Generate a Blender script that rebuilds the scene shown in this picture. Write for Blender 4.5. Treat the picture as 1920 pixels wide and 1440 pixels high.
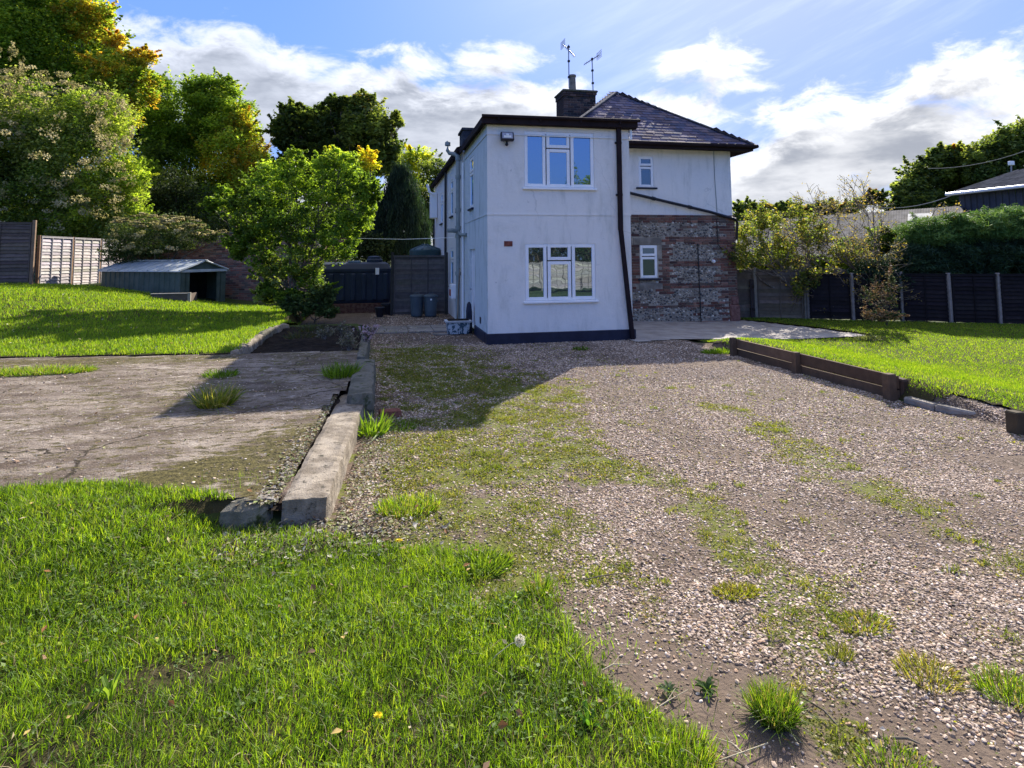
import bpy, math, random, mathutils
import numpy as np
R = math.radians
random.seed(7); rng = np.random.default_rng(11)
scene = bpy.context.scene
for _o in list(bpy.data.objects): bpy.data.objects.remove(_o)
COL = scene.collection

# ------------------------------------------------------------------ camera
F, CX, CY = 1150., 960., 386.          # focal length and principal point in photo pixels (1920 wide)
YAW, PIT, ROLL = R(12), math.atan(1150/14000), math.atan(90/13900)
f0 = np.array([math.sin(YAW)*math.cos(PIT), math.cos(YAW)*math.cos(PIT), math.sin(PIT)])
r0 = np.array([math.cos(YAW), -math.sin(YAW), 0.]); u0 = np.cross(r0, f0)
rr = r0*math.cos(ROLL) - u0*math.sin(ROLL); uu = np.cross(rr, f0)
CAM = np.array([0, 0, 1.8])
cd = bpy.data.cameras.new('camera'); cam = bpy.data.objects.new('camera', cd); COL.objects.link(cam)
cam.matrix_world = mathutils.Matrix([[rr[0], uu[0], -f0[0], CAM[0]], [rr[1], uu[1], -f0[1], CAM[1]], [rr[2], uu[2], -f0[2], CAM[2]], [0, 0, 0, 1]])
cd.sensor_width = 36; cd.lens = F/1920*36; cd.shift_y = -(720-CY)/1920; cd.clip_end = 3000; cd.clip_start = .05
scene.camera = cam
def ray(px, py): return f0 + rr*(px-CX)/F + uu*(CY-py)/F
def gz(px, py, z=0.): d = ray(px, py); return CAM + d*((z-1.8)/d[2])
def gy(px, py, y): d = ray(px, py); return CAM + d*(y/d[1])
def gx(px, py, x): d = ray(px, py); return CAM + d*(x/d[0])
def at(px, py, D): return CAM + ray(px, py)*D

# ------------------------------------------------------------------ sun, exposure
SUN_AZ, SUN_EL = R(37.5), R(33)
sd = bpy.data.lights.new('sun', 'SUN'); sd.energy = 5.; sd.angle = R(.5); sd.color = (1, .93, .82)
so = bpy.data.objects.new('sun', sd); COL.objects.link(so)
so.rotation_euler = (R(90)-SUN_EL, 0, -SUN_AZ + math.pi)
scene.view_settings.view_transform = 'Standard'; scene.view_settings.look = 'None'
scene.view_settings.exposure = 1.18; scene.view_settings.gamma = 1

# ------------------------------------------------------------------ node helper
class N:
    def __init__(s, tree): s.t = tree; s.n = tree.nodes; s.l = tree.links
    def new(s, typ, **kw):
        nd = s.n.new(typ)
        for k, v in kw.items(): setattr(nd, k, v)
        return nd
    def put(s, sock, v):
        if v is None: return
        if isinstance(v, bpy.types.NodeSocket): s.l.new(v, sock)
        else: sock.default_value = v
    def m(s, op, a, b=None, c=None, clamp=False):
        nd = s.new('ShaderNodeMath', operation=op); nd.use_clamp = clamp
        s.put(nd.inputs[0], a); s.put(nd.inputs[1], b)
        if c is not None: s.put(nd.inputs[2], c)
        return nd.outputs[0]
    def ss(s, x, lo, hi):
        nd = s.new('ShaderNodeMapRange', interpolation_type='SMOOTHSTEP')
        s.put(nd.inputs[0], x); nd.inputs[1].default_value = lo; nd.inputs[2].default_value = hi
        return nd.outputs[0]
    def mix(s, f, a, b):
        nd = s.new('ShaderNodeMix', data_type='RGBA')
        s.put(nd.inputs[0], f); s.put(nd.inputs[6], c4(a)); s.put(nd.inputs[7], c4(b))
        return nd.outputs[2]
    def noise(s, vec, scale, detail=4, rough=.55, w=None, dist=0.):
        nd = s.new('ShaderNodeTexNoise'); s.put(nd.inputs['Vector'], vec)
        nd.inputs['Scale'].default_value = scale; nd.inputs['Detail'].default_value = detail
        nd.inputs['Roughness'].default_value = rough; nd.inputs['Distortion'].default_value = dist
        return nd.outputs[0]
    def mul(s, a, b):
        nd = s.new('ShaderNodeMix', data_type='RGBA', blend_type='MULTIPLY'); nd.inputs[0].default_value = 1
        s.put(nd.inputs[6], c4(a)); s.put(nd.inputs[7], c4(b)); return nd.outputs[2]
def c4(c):
    if isinstance(c, (tuple, list)) and len(c) == 3: return (*c, 1)
    return c

# ------------------------------------------------------------------ world
w = bpy.data.worlds.new('World'); scene.world = w; w.use_nodes = True
n = N(w.node_tree); n.n.clear()
out = n.new('ShaderNodeOutputWorld'); bg = n.new('ShaderNodeBackground')
sky = n.new('ShaderNodeTexSky', sky_type='NISHITA'); sky.sun_disc = False
sky.sun_elevation = SUN_EL; sky.sun_rotation = SUN_AZ; sky.air_density = 1.15; sky.dust_density = .6; sky.ozone_density = 2.5
g = bpy.data.node_groups.new('cloud_density', 'ShaderNodeTree')
g.interface.new_socket('A', in_out='INPUT', socket_type='NodeSocketFloat')
g.interface.new_socket('E', in_out='INPUT', socket_type='NodeSocketFloat')
g.interface.new_socket('D', in_out='OUTPUT', socket_type='NodeSocketFloat')
gn = N(g); gi = gn.new('NodeGroupInput'); go = gn.new('NodeGroupOutput')
A, E = gi.outputs[0], gi.outputs[1]
def ae(px, py):
    d = ray(px, py); return math.atan2(d[0], d[1])-YAW, math.atan2(d[2], math.hypot(d[0], d[1]))
ells = [(300, 95, 150, 55), (430, 165, 260, 115), (640, 215, 260, 110), (860, 240, 260, 115), (930, 125, 100, 42), (760, 140, 110, 45),
        (1250, 225, 110, 52), (1315, 113, 112, 38), (1690, 270, 330, 105), (1790, 160, 210, 60), (1480, 340, 260, 80), (1560, 190, 140, 42),
        (1000, 190, 100, 60), (960, 440, 1500, 120), (1380, 165, 36, 10)]
mask = None
for (ex, ey, ra, re) in ells:
    a0, e0 = ae(ex, ey); a1 = ae(ex+ra, ey)[0]; e1 = ae(ex, ey-re)[1]
    xx = gn.m('DIVIDE', gn.m('SUBTRACT', A, a0), abs(a1-a0)); yy = gn.m('DIVIDE', gn.m('SUBTRACT', E, e0), abs(e1-e0))
    v = gn.m('SUBTRACT', 1., gn.m('SQRT', gn.m('ADD', gn.m('MULTIPLY', xx, xx), gn.m('MULTIPLY', yy, yy))))
    v = gn.m('MULTIPLY', v, min(1., abs(e1-e0)/.075))
    mask = v if mask is None else gn.m('MAXIMUM', mask, v)
mask = gn.m('MAXIMUM', mask, -.55)
cb = gn.new('ShaderNodeCombineXYZ'); gn.put(cb.inputs[0], A); gn.put(cb.inputs[1], gn.m('MULTIPLY', E, 1.9)); cb.inputs[2].default_value = 3.3
n1 = gn.noise(cb.outputs[0], 8.5, 8, .62, dist=.35)
dens = gn.m('ADD', mask, gn.m('MULTIPLY', gn.m('SUBTRACT', n1, .5), 2.1))
gn.l.new(dens, go.inputs[0])
tc = n.new('ShaderNodeTexCoord'); sx = n.new('ShaderNodeSeparateXYZ'); n.l.new(tc.outputs['Generated'], sx.inputs[0])
Aw = n.m('SUBTRACT', n.m('ARCTAN2', sx.outputs[0], sx.outputs[1]), YAW)
Ew = n.m('ARCSINE', sx.outputs[2])
def dn(da, de):
    q = n.new('ShaderNodeGroup', node_tree=g); n.put(q.inputs[0], n.m('ADD', Aw, da)); n.put(q.inputs[1], n.m('ADD', Ew, de)); return q.outputs[0]
d0 = dn(0, 0); d1 = dn(.012, .035)
cov = n.ss(d0, -.1, .34)
inner = n.ss(n.m('ADD', n.m('MULTIPLY', d0, .35), n.m('MULTIPLY', d1, .75)), .02, .5)
cb2 = n.new('ShaderNodeCombineXYZ'); n.put(cb2.inputs[0], Aw); n.put(cb2.inputs[1], n.m('MULTIPLY', Ew, 3.)); cb2.inputs[2].default_value = .7
lown = n.ss(n.noise(cb2.outputs[0], 5.5, 5, .6), .36, .66)
inner = n.m('MULTIPLY', inner, n.m('ADD', .5, n.m('MULTIPLY', lown, .5)))
mid = n.ss(n.noise(cb2.outputs[0], 13, 6, .65), .42, .62)
inner = n.m('MAXIMUM', inner, n.m('MULTIPLY', n.m('MULTIPLY', mid, lown), n.m('MULTIPLY', n.ss(d0, .15, .6), .8)))
a_s = n.m('SUBTRACT', Aw, R(10)); warm = n.ss(a_s, -.75, .5)      # side of the sky nearer the sun is brighter
lit = n.mix(warm, (3.1, 3.3, 3.8), (4.3, 4.3, 4.35)); shd = n.mix(warm, (1.2, 1.35, 1.7), (1.4, 1.5, 1.75))
cc = n.mix(inner, lit, shd)
# thin veil of high haze to the upper right
cb3 = n.new('ShaderNodeCombineXYZ'); n.put(cb3.inputs[0], n.m('MULTIPLY', n.m('SUBTRACT', Aw, n.m('MULTIPLY', Ew, 1.6)), 1.9)); n.put(cb3.inputs[1], n.m('MULTIPLY', n.m('ADD', Ew, n.m('MULTIPLY', Aw, -.28)), 5.))
veil = n.m('MULTIPLY', n.ss(n.noise(cb3.outputs[0], 3.2, 6, .6), .42, .75), n.ss(Aw, -.1, .35))
veil = n.m('MULTIPLY', veil, n.ss(Aw, 2.6, .9))
bw_ = n.new('ShaderNodeRGBToBW'); n.l.new(sky.outputs[0], bw_.inputs[0])
fcp = n.m('DIVIDE', 1., n.m('ADD', 1., n.m('MULTIPLY', n.m('MAXIMUM', n.m('SUBTRACT', bw_.outputs[0], 1.2), 0.), .3)))
cbx = n.new('ShaderNodeCombineXYZ'); [n.put(cbx.inputs[i_], fcp) for i_ in range(3)]
skyc = n.mul(n.mul(sky.outputs[0], (.56, .69, 1.2)), cbx.outputs[0])
glow = n.m('MULTIPLY', n.ss(n.m('ABSOLUTE', n.m('SUBTRACT', Aw, R(12))), .62, .0), n.ss(Ew, .1, .62))
skyc = n.mix(n.m('MULTIPLY', glow, .5), skyc, (3.1, 3.5, 4.5))
base = n.mix(n.m('MULTIPLY', veil, .38), skyc, (3.4, 3.8, 4.8))
over = n.ss(n.m('ADD', Ew, n.m('MULTIPLY', n.m('SUBTRACT', n.noise(cb2.outputs[0], 2.5, 5, .6), .5), .5)), .82, 1.0)  # bright overhead cloud, out of view, added as neutral fill for the shade
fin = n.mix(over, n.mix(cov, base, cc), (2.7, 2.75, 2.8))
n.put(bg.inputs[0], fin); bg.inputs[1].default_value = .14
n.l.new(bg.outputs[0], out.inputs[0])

# ------------------------------------------------------------------ object helpers
def tag(o, label=None, cat=None, group=None, kind=None):
    if label: o['label'] = label
    if cat: o['category'] = cat
    if group: o['group'] = group
    if kind: o['kind'] = kind
    return o
def thing(name, label, cat, loc=(0, 0, 0), group=None):
    o = bpy.data.objects.new(name, None); COL.objects.link(o); o.location = loc; o.empty_display_size = .1
    return tag(o, label, cat, group)
def mesh_np(name, V, Fc, mat, parent=None, col=None, smooth=False, matidx=None):
    """V (n,3); Fc list of arrays, each (m,k)"""
    me = bpy.data.meshes.new(name)
    if not isinstance(Fc, list): Fc = [Fc]
    Fc = [f for f in Fc if len(f)]
    loops = np.concatenate([f.ravel() for f in Fc]).astype(np.int32)
    tot = np.concatenate([np.full(len(f), f.shape[1], np.int32) for f in Fc])
    st = np.concatenate([[0], np.cumsum(tot)[:-1]]).astype(np.int32)
    me.vertices.add(len(V)); me.vertices.foreach_set('co', np.asarray(V, np.float32).ravel())
    me.loops.add(len(loops)); me.loops.foreach_set('vertex_index', loops)
    me.polygons.add(len(tot)); me.polygons.foreach_set('loop_start', st); me.polygons.foreach_set('loop_total', tot)
    me.polygons.foreach_set('use_smooth', np.full(len(tot), bool(smooth)))
    me.update(calc_edges=True)
    if col is not None:
        a = me.color_attributes.new('Col', 'FLOAT_COLOR', 'POINT')
        c = np.ones((len(V), 4), np.float32); c[:, :3] = col; a.data.foreach_set('color', c.ravel())
    if mat: me.materials.append(mat)
    o = bpy.data.objects.new(name, me); COL.objects.link(o)
    if parent:
        o.parent = parent
        lo = np.array(parent.location) if parent.type == 'EMPTY' else np.zeros(3)
        if parent.type == 'EMPTY' and np.abs(lo).sum() > 0: o.location = tuple(-lo)      # vertices are given in world space
    return o
class MB:
    def __init__(s, M=None): s.v = []; s.f = []; s.c = []; s.M = M
    def add(s, vs, fs, col=None):
        vs = np.asarray(vs, float)
        if s.M is not None: vs = vs@s.M[:3, :3].T + s.M[:3, 3]
        b = len(s.v); s.v += vs.tolist(); s.f += [tuple(i+b for i in q) for q in fs]
        s.c += [col if col is not None else (1, 1, 1)]*len(vs); return s
    def box(s, a, b, col=None, bev=0.):
        x0, y0, z0 = np.minimum(a, b); x1, y1, z1 = np.maximum(a, b)
        if bev <= 0:
            return s.add([(x0,y0,z0),(x1,y0,z0),(x1,y1,z0),(x0,y1,z0),(x0,y0,z1),(x1,y0,z1),(x1,y1,z1),(x0,y1,z1)],
                  [(0,3,2,1),(4,5,6,7),(0,1,5,4),(1,2,6,5),(2,3,7,6),(3,0,4,7)], col)
        vs = []; lo = (x0, y0, z0); hi = (x1, y1, z1)
        for ix in (0, 1):
            for iy in (0, 1):
                for iz in (0, 1):
                    p = [hi[k] if i else lo[k] for k, i in enumerate((ix, iy, iz))]; sg = [-1 if i else 1 for i in (ix, iy, iz)]
                    for k in range(3):
                        q = [p[j] + (sg[j]*bev if j != k else 0) for j in range(3)]; vs.append(q)
        I = lambda ix, iy, iz, k: (ix*4+iy*2+iz)*3+k
        fs = []
        for k in range(3):
            a1, a2 = (k+1) % 3, (k+2) % 3
            for sd_ in (0, 1):
                def idx(u, v):
                    t = [0, 0, 0]; t[k] = sd_; t[a1] = u; t[a2] = v; return I(*t, k)
                q = [idx(0, 0), idx(1, 0), idx(1, 1), idx(0, 1)]; fs.append(tuple(q if sd_ else q[::-1]))
        for k in range(3):                                            # edges along axis k
            a1, a2 = (k+1) % 3, (k+2) % 3
            for u in (0, 1):
                for v in (0, 1):
                    def idx(e, kk):
                        t = [0, 0, 0]; t[k] = e; t[a1] = u; t[a2] = v; return I(*t, kk)
                    q = [idx(0, a1), idx(1, a1), idx(1, a2), idx(0, a2)]; fs.append(tuple(q if u != v else q[::-1]))
        for ix in (0, 1):
            for iy in (0, 1):
                for iz in (0, 1):
                    q = [I(ix, iy, iz, k) for k in range(3)]; fs.append(tuple(q if (ix+iy+iz) % 2 else q[::-1]))
        return s.add(vs, fs, col)
    def bar(s, p, q, wd, ht, up=(0, 0, 1), col=None, bev=0.):
        """box of section wd x ht whose centre line runs from p to q"""
        p, q = np.array(p, float), np.array(q, float); L = np.linalg.norm(q-p); d = (q-p)/L
        sd_ = np.cross(d, up); sd_ /= np.linalg.norm(sd_); u = np.cross(sd_, d)
        t = MB(); t.box((0, -wd/2, -ht/2), (L, wd/2, ht/2), bev=bev); v = np.array(t.v)
        return s.add(p + v[:, :1]*d + v[:, 1:2]*sd_ + v[:, 2:]*u, t.f, col)
    def tube(s, pts, rad, k=8, col=None, cap=True):
        pts = np.array(pts, float); m = len(pts); rad = np.broadcast_to(rad, (m,)) if np.ndim(rad) < 1 else np.array(rad)
        t = np.gradient(pts, axis=0) if m > 2 else np.array([pts[1]-pts[0]]*2); t /= np.linalg.norm(t, axis=1)[:, None]+1e-9
        ref = np.array([0, 0, 1.]) if abs(t[0][2]) < .9 else np.array([1., 0, 0]); vs = []
        for i in range(m):
            a = np.cross(t[i], ref); a /= np.linalg.norm(a)+1e-9; b = np.cross(t[i], a)
            for j in range(k): an = 2*math.pi*j/k; vs.append(pts[i]+rad[i]*(a*math.cos(an)+b*math.sin(an)))
        fs = [(i*k+j, i*k+(j+1) % k, (i+1)*k+(j+1) % k, (i+1)*k+j) for i in range(m-1) for j in range(k)]
        if cap: fs += [tuple(range(k))[::-1], tuple((m-1)*k+j for j in range(k))]
        return s.add(vs, fs, col)
    def lathe(s, c, prof, k=20, col=None, sx=1., sy=1.):
        vs = [(c[0]+r_*math.cos(2*math.pi*j/k)*sx, c[1]+r_*math.sin(2*math.pi*j/k)*sy, c[2]+z) for r_, z in prof for j in range(k)]; m = len(prof)
        fs = [(i*k+j, i*k+(j+1) % k, (i+1)*k+(j+1) % k, (i+1)*k+j) for i in range(m-1) for j in range(k)]
        fs += [tuple(range(k))[::-1], tuple((m-1)*k+j for j in range(k))]
        return s.add(vs, fs, col)
    def build(s, name, mat, parent=None, smooth=False, col=False, loc=None):
        by = {}
        for f in s.f: by.setdefault(len(f), []).append(f)
        V = np.array(s.v)
        if loc is not None: V = V - np.array(loc)
        o = mesh_np(name, V, [np.array(v) for v in by.values()], mat, parent, np.array(s.c) if col else None, smooth)
        if loc is not None: o.location = tuple(np.array(loc) + np.array(o.location))
        return o
def rotmats(n, tilt=None, yaw=None):
    yaw = rng.uniform(0, 2*math.pi, n) if yaw is None else yaw
    if tilt is None:
        q = rng.normal(size=(n, 4)); q /= np.linalg.norm(q, axis=1)[:, None]; a, b, c, d = q.T
        return np.stack([np.stack([1-2*(c*c+d*d), 2*(b*c-a*d), 2*(b*d+a*c)], -1), np.stack([2*(b*c+a*d), 1-2*(b*b+d*d), 2*(c*d-a*b)], -1), np.stack([2*(b*d-a*c), 2*(c*d+a*b), 1-2*(b*b+c*c)], -1)], 1)
    ax = rng.uniform(0, 2*math.pi, n); t = tilt; kx, ky = np.cos(ax), np.sin(ax); ct, st = np.cos(t), np.sin(t); C1 = 1-ct
    T = np.stack([np.stack([ct+kx*kx*C1, kx*ky*C1, ky*st], -1), np.stack([kx*ky*C1, ct+ky*ky*C1, -kx*st], -1), np.stack([-ky*st, kx*st, ct], -1)], 1)
    Z = np.zeros((n, 3, 3)); Z[:, 0, 0] = np.cos(yaw); Z[:, 0, 1] = -np.sin(yaw); Z[:, 1, 0] = np.sin(yaw); Z[:, 1, 1] = np.cos(yaw); Z[:, 2, 2] = 1
    return T@Z
def scatter(name, tmpl, P, S, Rm, colr, mat, parent=None, smooth=False, link=True):
    """tmpl: list of (verts, [faces arrays]); every point takes one template"""
    V, Fs, Cc, off = [], {}, [], 0
    which = rng.integers(0, len(tmpl), len(P))
    for ti, (tv, tf) in enumerate(tmpl):
        ix = np.nonzero(which == ti)[0]
        if not len(ix): continue
        tv = np.asarray(tv, float); k = len(tv); s_ = S[ix] if S.ndim == 2 else S[ix][:, None]
        v = tv[None]*(s_[:, None, :]); v = np.einsum('nij,nkj->nki', Rm[ix], v) + P[ix][:, None]
        V.append(v.reshape(-1, 3)); Cc.append(np.repeat(colr[ix], k, 0))
        for f in tf:
            f = np.asarray(f); q = (f[None]+(np.arange(len(ix))*k)[:, None, None]+off).reshape(-1, f.shape[1]); Fs.setdefault(f.shape[1], []).append(q)
        off += k*len(ix)
    return mesh_np(name, np.concatenate(V), [np.concatenate(q) for q in Fs.values()], mat, parent, np.concatenate(Cc), smooth)
def sst(x, a, b): t = np.clip((np.asarray(x, float)-a)/(b-a), 0, 1); return t*t*(3-2*t)
_tab = rng.random((64, 64))
def vnoise(x, y, s=1.):
    x = np.asarray(x)*s; y = np.asarray(y)*s; xi = np.floor(x).astype(int); yi = np.floor(y).astype(int); fx = x-xi; fy = y-yi
    fx = fx*fx*(3-2*fx); fy = fy*fy*(3-2*fy); T = lambda a, b: _tab[a % 64, b % 64]
    return (T(xi, yi)*(1-fx)+T(xi+1, yi)*fx)*(1-fy)+(T(xi, yi+1)*(1-fx)+T(xi+1, yi+1)*fx)*fy
def fbm(x, y, s=1., o=4): return sum(vnoise(x+17*i, y-9*i, s*2**i)*.5**i for i in range(o))/sum(.5**i for i in range(o))
def inpoly(x, y, P):
    x = np.asarray(x); y = np.asarray(y); r_ = np.zeros(x.shape, bool); m = len(P)
    for i in range(m):
        x1, y1 = P[i]; x2, y2 = P[(i+1) % m]
        if y1 == y2: continue
        c = ((y1 > y) != (y2 > y)) & (x < (x2-x1)*(y-y1)/(y2-y1)+x1); r_ ^= c
    return r_
def dline(x, y, P):
    d = np.full(np.shape(x), 1e9)
    for (x1, y1), (x2, y2) in zip(P[:-1], P[1:]):
        dx, dy = x2-x1, y2-y1; t = np.clip(((x-x1)*dx+(y-y1)*dy)/(dx*dx+dy*dy), 0, 1); d = np.minimum(d, np.hypot(x-x1-t*dx, y-y1-t*dy))
    return d

# ------------------------------------------------------------------ materials
def mat_new(name):
    m = bpy.data.materials.new(name); m.use_nodes = True; q = N(m.node_tree); b = q.n['Principled BSDF']; return m, q, b
def bump(q, b, h, dist, strength=1.):
    bp = q.new('ShaderNodeBump'); q.put(bp.inputs['Height'], h); bp.inputs['Distance'].default_value = dist; bp.inputs['Strength'].default_value = strength; q.l.new(bp.outputs[0], b.inputs['Normal'])
def weath(name, c1, c2, scale=3., rough=.8, bs=40., bd=.003, detail=6, streak=None, lo=.35, hi=.65, attr=False, metal=0., spec=None, third=None):
    """two-tone weathered surface with relief; attr multiplies by the mesh colour"""
    m, q, b = mat_new(name); tcn = q.new('ShaderNodeTexCoord'); v = tcn.outputs['Object']
    if streak:
        mp = q.new('ShaderNodeMapping'); q.l.new(v, mp.inputs[0]); mp.inputs['Scale'].default_value = streak; v2 = mp.outputs[0]
    else: v2 = v
    c = q.mix(q.ss(q.noise(v2, scale, detail, .62), lo, hi), c1, c2)
    if third: c = q.mix(q.ss(q.noise(v, third[1], 7, .7), third[2], third[3]), c, third[0])
    if attr:
        a = q.new('ShaderNodeAttribute', attribute_name='Col'); c = q.mul(c, a.outputs['Color'])
    q.put(b.inputs['Base Color'], c); b.inputs['Roughness'].default_value = rough; b.inputs['Metallic'].default_value = metal
    b.inputs['Specular IOR Level'].default_value = spec if spec is not None else (.12 if rough > .75 else .35)
    if bd: bump(q, b, q.noise(v2 if streak else v, bs, 4, .6), bd)
    return m
def leafmat(name, trans=.45, rough=.55, spec=.2, tint=(1.3, 1.27, .5)):
    m, q, b = mat_new(name); a = q.new('ShaderNodeAttribute', attribute_name='Col')
    q.put(b.inputs['Base Color'], a.outputs['Color']); b.inputs['Roughness'].default_value = rough; b.inputs['Specular IOR Level'].default_value = spec
    t = q.new('ShaderNodeBsdfTranslucent'); q.put(t.inputs[0], q.mul(a.outputs['Color'], tint))
    mx = q.new('ShaderNodeMixShader'); mx.inputs[0].default_value = trans; q.l.new(b.outputs[0], mx.inputs[1]); q.l.new(t.outputs[0], mx.inputs[2])
    q.l.new(mx.outputs[0], q.n['Material Output'].inputs[0]); return m
def attrmat(name, rough=.75, spec=.4, bs=120., bd=.0015, var=.35, sc=25.):
    m, q, b = mat_new(name); tcn = q.new('ShaderNodeTexCoord'); a = q.new('ShaderNodeAttribute', attribute_name='Col')
    k = q.mix(q.noise(tcn.outputs['Object'], sc, 5, .65), (1-var,)*3, (1+var,)*3)
    q.put(b.inputs['Base Color'], q.mul(a.outputs['Color'], k)); b.inputs['Roughness'].default_value = rough; b.inputs['Specular IOR Level'].default_value = spec
    if bd: bump(q, b, q.noise(tcn.outputs['Object'], bs, 3, .6), bd)
    return m
def glassmat(name, col, f=.55):
    m, q, b = mat_new(name); b.inputs['Base Color'].default_value = c4(col); b.inputs['Roughness'].default_value = .6
    gl = q.new('ShaderNodeBsdfGlossy'); gl.inputs['Roughness'].default_value = .015; gl.inputs[0].default_value = (.5, .72, 1, 1)
    fr = q.new('ShaderNodeFresnel'); fr.inputs[0].default_value = 1.6
    tcn = q.new('ShaderNodeTexCoord'); bp = q.new('ShaderNodeBump'); q.put(bp.inputs['Height'], q.noise(tcn.outputs['Object'], 3.5, 1, .5)); bp.inputs['Distance'].default_value = .0011
    q.l.new(bp.outputs[0], gl.inputs['Normal'])
    mx = q.new('ShaderNodeMixShader'); q.put(mx.inputs[0], q.m('ADD', fr.outputs[0], f, clamp=True)); q.l.new(b.outputs[0], mx.inputs[1]); q.l.new(gl.outputs[0], mx.inputs[2])
    q.l.new(mx.outputs[0], q.n['Material Output'].inputs[0]); return m

M_leaf = leafmat('leaf', .6); M_grass = leafmat('grass_blade', .55, .5, .25, (1.4, 1.35, .45)); M_evergreen = leafmat('evergreen_leaf', .25, .65, .12)
M_dry = leafmat('dry_leaf', .25, .7, .2, (1.1, 1., .8)); M_fluff = leafmat('seed_fluff', .5, .9, .1, (1.15, 1.05, .8))
M_bark = weath('bark', (.09, .07, .05), (.2, .17, .13), 6, .9, 30, .01, streak=(1, 1, .3))
M_twig = weath('twig_bark', (.12, .095, .075), (.24, .2, .16), 8, .85, 50, .002)
M_stone = attrmat('gravel_stone', .8, .15, 200, .001, .25, 60)
M_flint = attrmat('flint', .4, .6, 60, .002, .45, 40)
M_brick = attrmat('brick', .9, .1, 90, .003, .45, 22)
M_slate = attrmat('slate', .85, .08, 60, .002, .5, 9)
M_wood = attrmat('timber', .88, .12, 90, .002, .5, 8)
M_mortar = weath('mortar', (.2, .19, .165), (.34, .32, .28), 5, .95, 60, .006)
M_mortarl = weath('flint_mortar', (.24, .21, .17), (.38, .34, .28), 5, .95, 60, .006)
M_soil = weath('soil', (.008, .006, .005), (.028, .021, .016), 9, .95, 30, .03)
M_pvc = weath('white_pvc', (.84, .85, .87), (.9, .9, .9), 3, .35, 5, 0, spec=.5)
M_black = weath('black_paint', (.008, .011, .028), (.016, .02, .045), 4, .5, 25, .002, third=((.07, .08, .1), 9, .66, .8))
M_dkplastic = weath('dark_plastic', (.012, .013, .018), (.02, .02, .026), 4, .4, 30, .0005)
M_brownpipe = weath('brown_black_pipe', (.02, .014, .016), (.03, .02, .022), 3, .8, 30, .0005, spec=.08)
M_greypipe = weath('grey_pipe', (.2, .24, .24), (.3, .33, .32), 3, .5, 30, .001)
M_metal = weath('dull_metal', (.22, .22, .23), (.32, .32, .33), 8, .4, 30, .0005, metal=.7)
M_glass = glassmat('window_glass', (.012, .015, .02), .34)
M_glass2 = glassmat('dim_window_glass', (.03, .03, .028), .12)
M_conc = weath('weathered_concrete', (.17, .15, .125), (.33, .3, .26), 2.5, .92, 60, .006, third=((.06, .055, .045), 14, .6, .75))
M_concdk = weath('mossy_concrete', (.1, .095, .07), (.22, .2, .16), 5, .95, 50, .008, third=((.035, .045, .014), 5, .5, .65))

M_kerb = weath('kerb_concrete', (.17, .14, .105), (.34, .29, .225), 5, .92, 70, .01, third=((.07, .062, .045), 16, .54, .66))
def rendermat(name, white, dirt, amt, warm=(0, 0, 0)):
    m, q, b = mat_new(name); tcn = q.new('ShaderNodeTexCoord'); v = tcn.outputs['Object']
    mp = q.new('ShaderNodeMapping'); q.l.new(v, mp.inputs[0]); mp.inputs['Scale'].default_value = (1.6, 1.6, .35)
    s1 = q.ss(q.noise(mp.outputs[0], 2.6, 7, .68), .47, .8); s2 = q.ss(q.noise(v, 1.7, 8, .7), .5, .85); s3 = q.ss(q.noise(v, 11, 6, .7), .62, .8)
    c = q.mix(q.m('MULTIPLY', s1, amt), white, dirt); c = q.mix(q.m('MULTIPLY', s2, amt*.8), c, dirt); c = q.mix(q.m('MULTIPLY', s3, amt*.9), c, (.2, .21, .19))
    vo = q.new('ShaderNodeTexVoronoi', feature='DISTANCE_TO_EDGE'); vo.inputs['Scale'].default_value = .8
    mv = q.new('ShaderNodeMix', data_type='VECTOR'); mv.inputs[0].default_value = .35
    nz = q.new('ShaderNodeTexNoise'); nz.inputs['Scale'].default_value = 1.6; nz.inputs['Detail'].default_value = 6; q.l.new(v, nz.inputs['Vector'])
    q.l.new(v, mv.inputs[4]); q.l.new(nz.outputs[1], mv.inputs[5]); q.l.new(mv.outputs[1], vo.inputs['Vector'])
    crack = q.m('MULTIPLY', q.m('LESS_THAN', vo.outputs[0], .0035), q.ss(q.noise(v, .9, 2), .5, .6))
    c = q.mix(q.m('MULTIPLY', crack, .22), c, (.25, .26, .26))
    q.put(b.inputs['Base Color'], c); b.inputs['Roughness'].default_value = .88; b.inputs['Specular IOR Level'].default_value = .15
    bump(q, b, q.m('ADD', q.m('MULTIPLY', q.noise(v, 130, 3, .6), .35), q.noise(v, 4.5, 6, .65)), .014); return m
M_render = rendermat('white_render', (.82, .79, .74), (.5, .5, .45), .7)
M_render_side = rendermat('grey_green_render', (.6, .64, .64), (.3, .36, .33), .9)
M_render_old = rendermat('old_white_render', (.72, .7, .68), (.5, .48, .46), .35)

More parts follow.
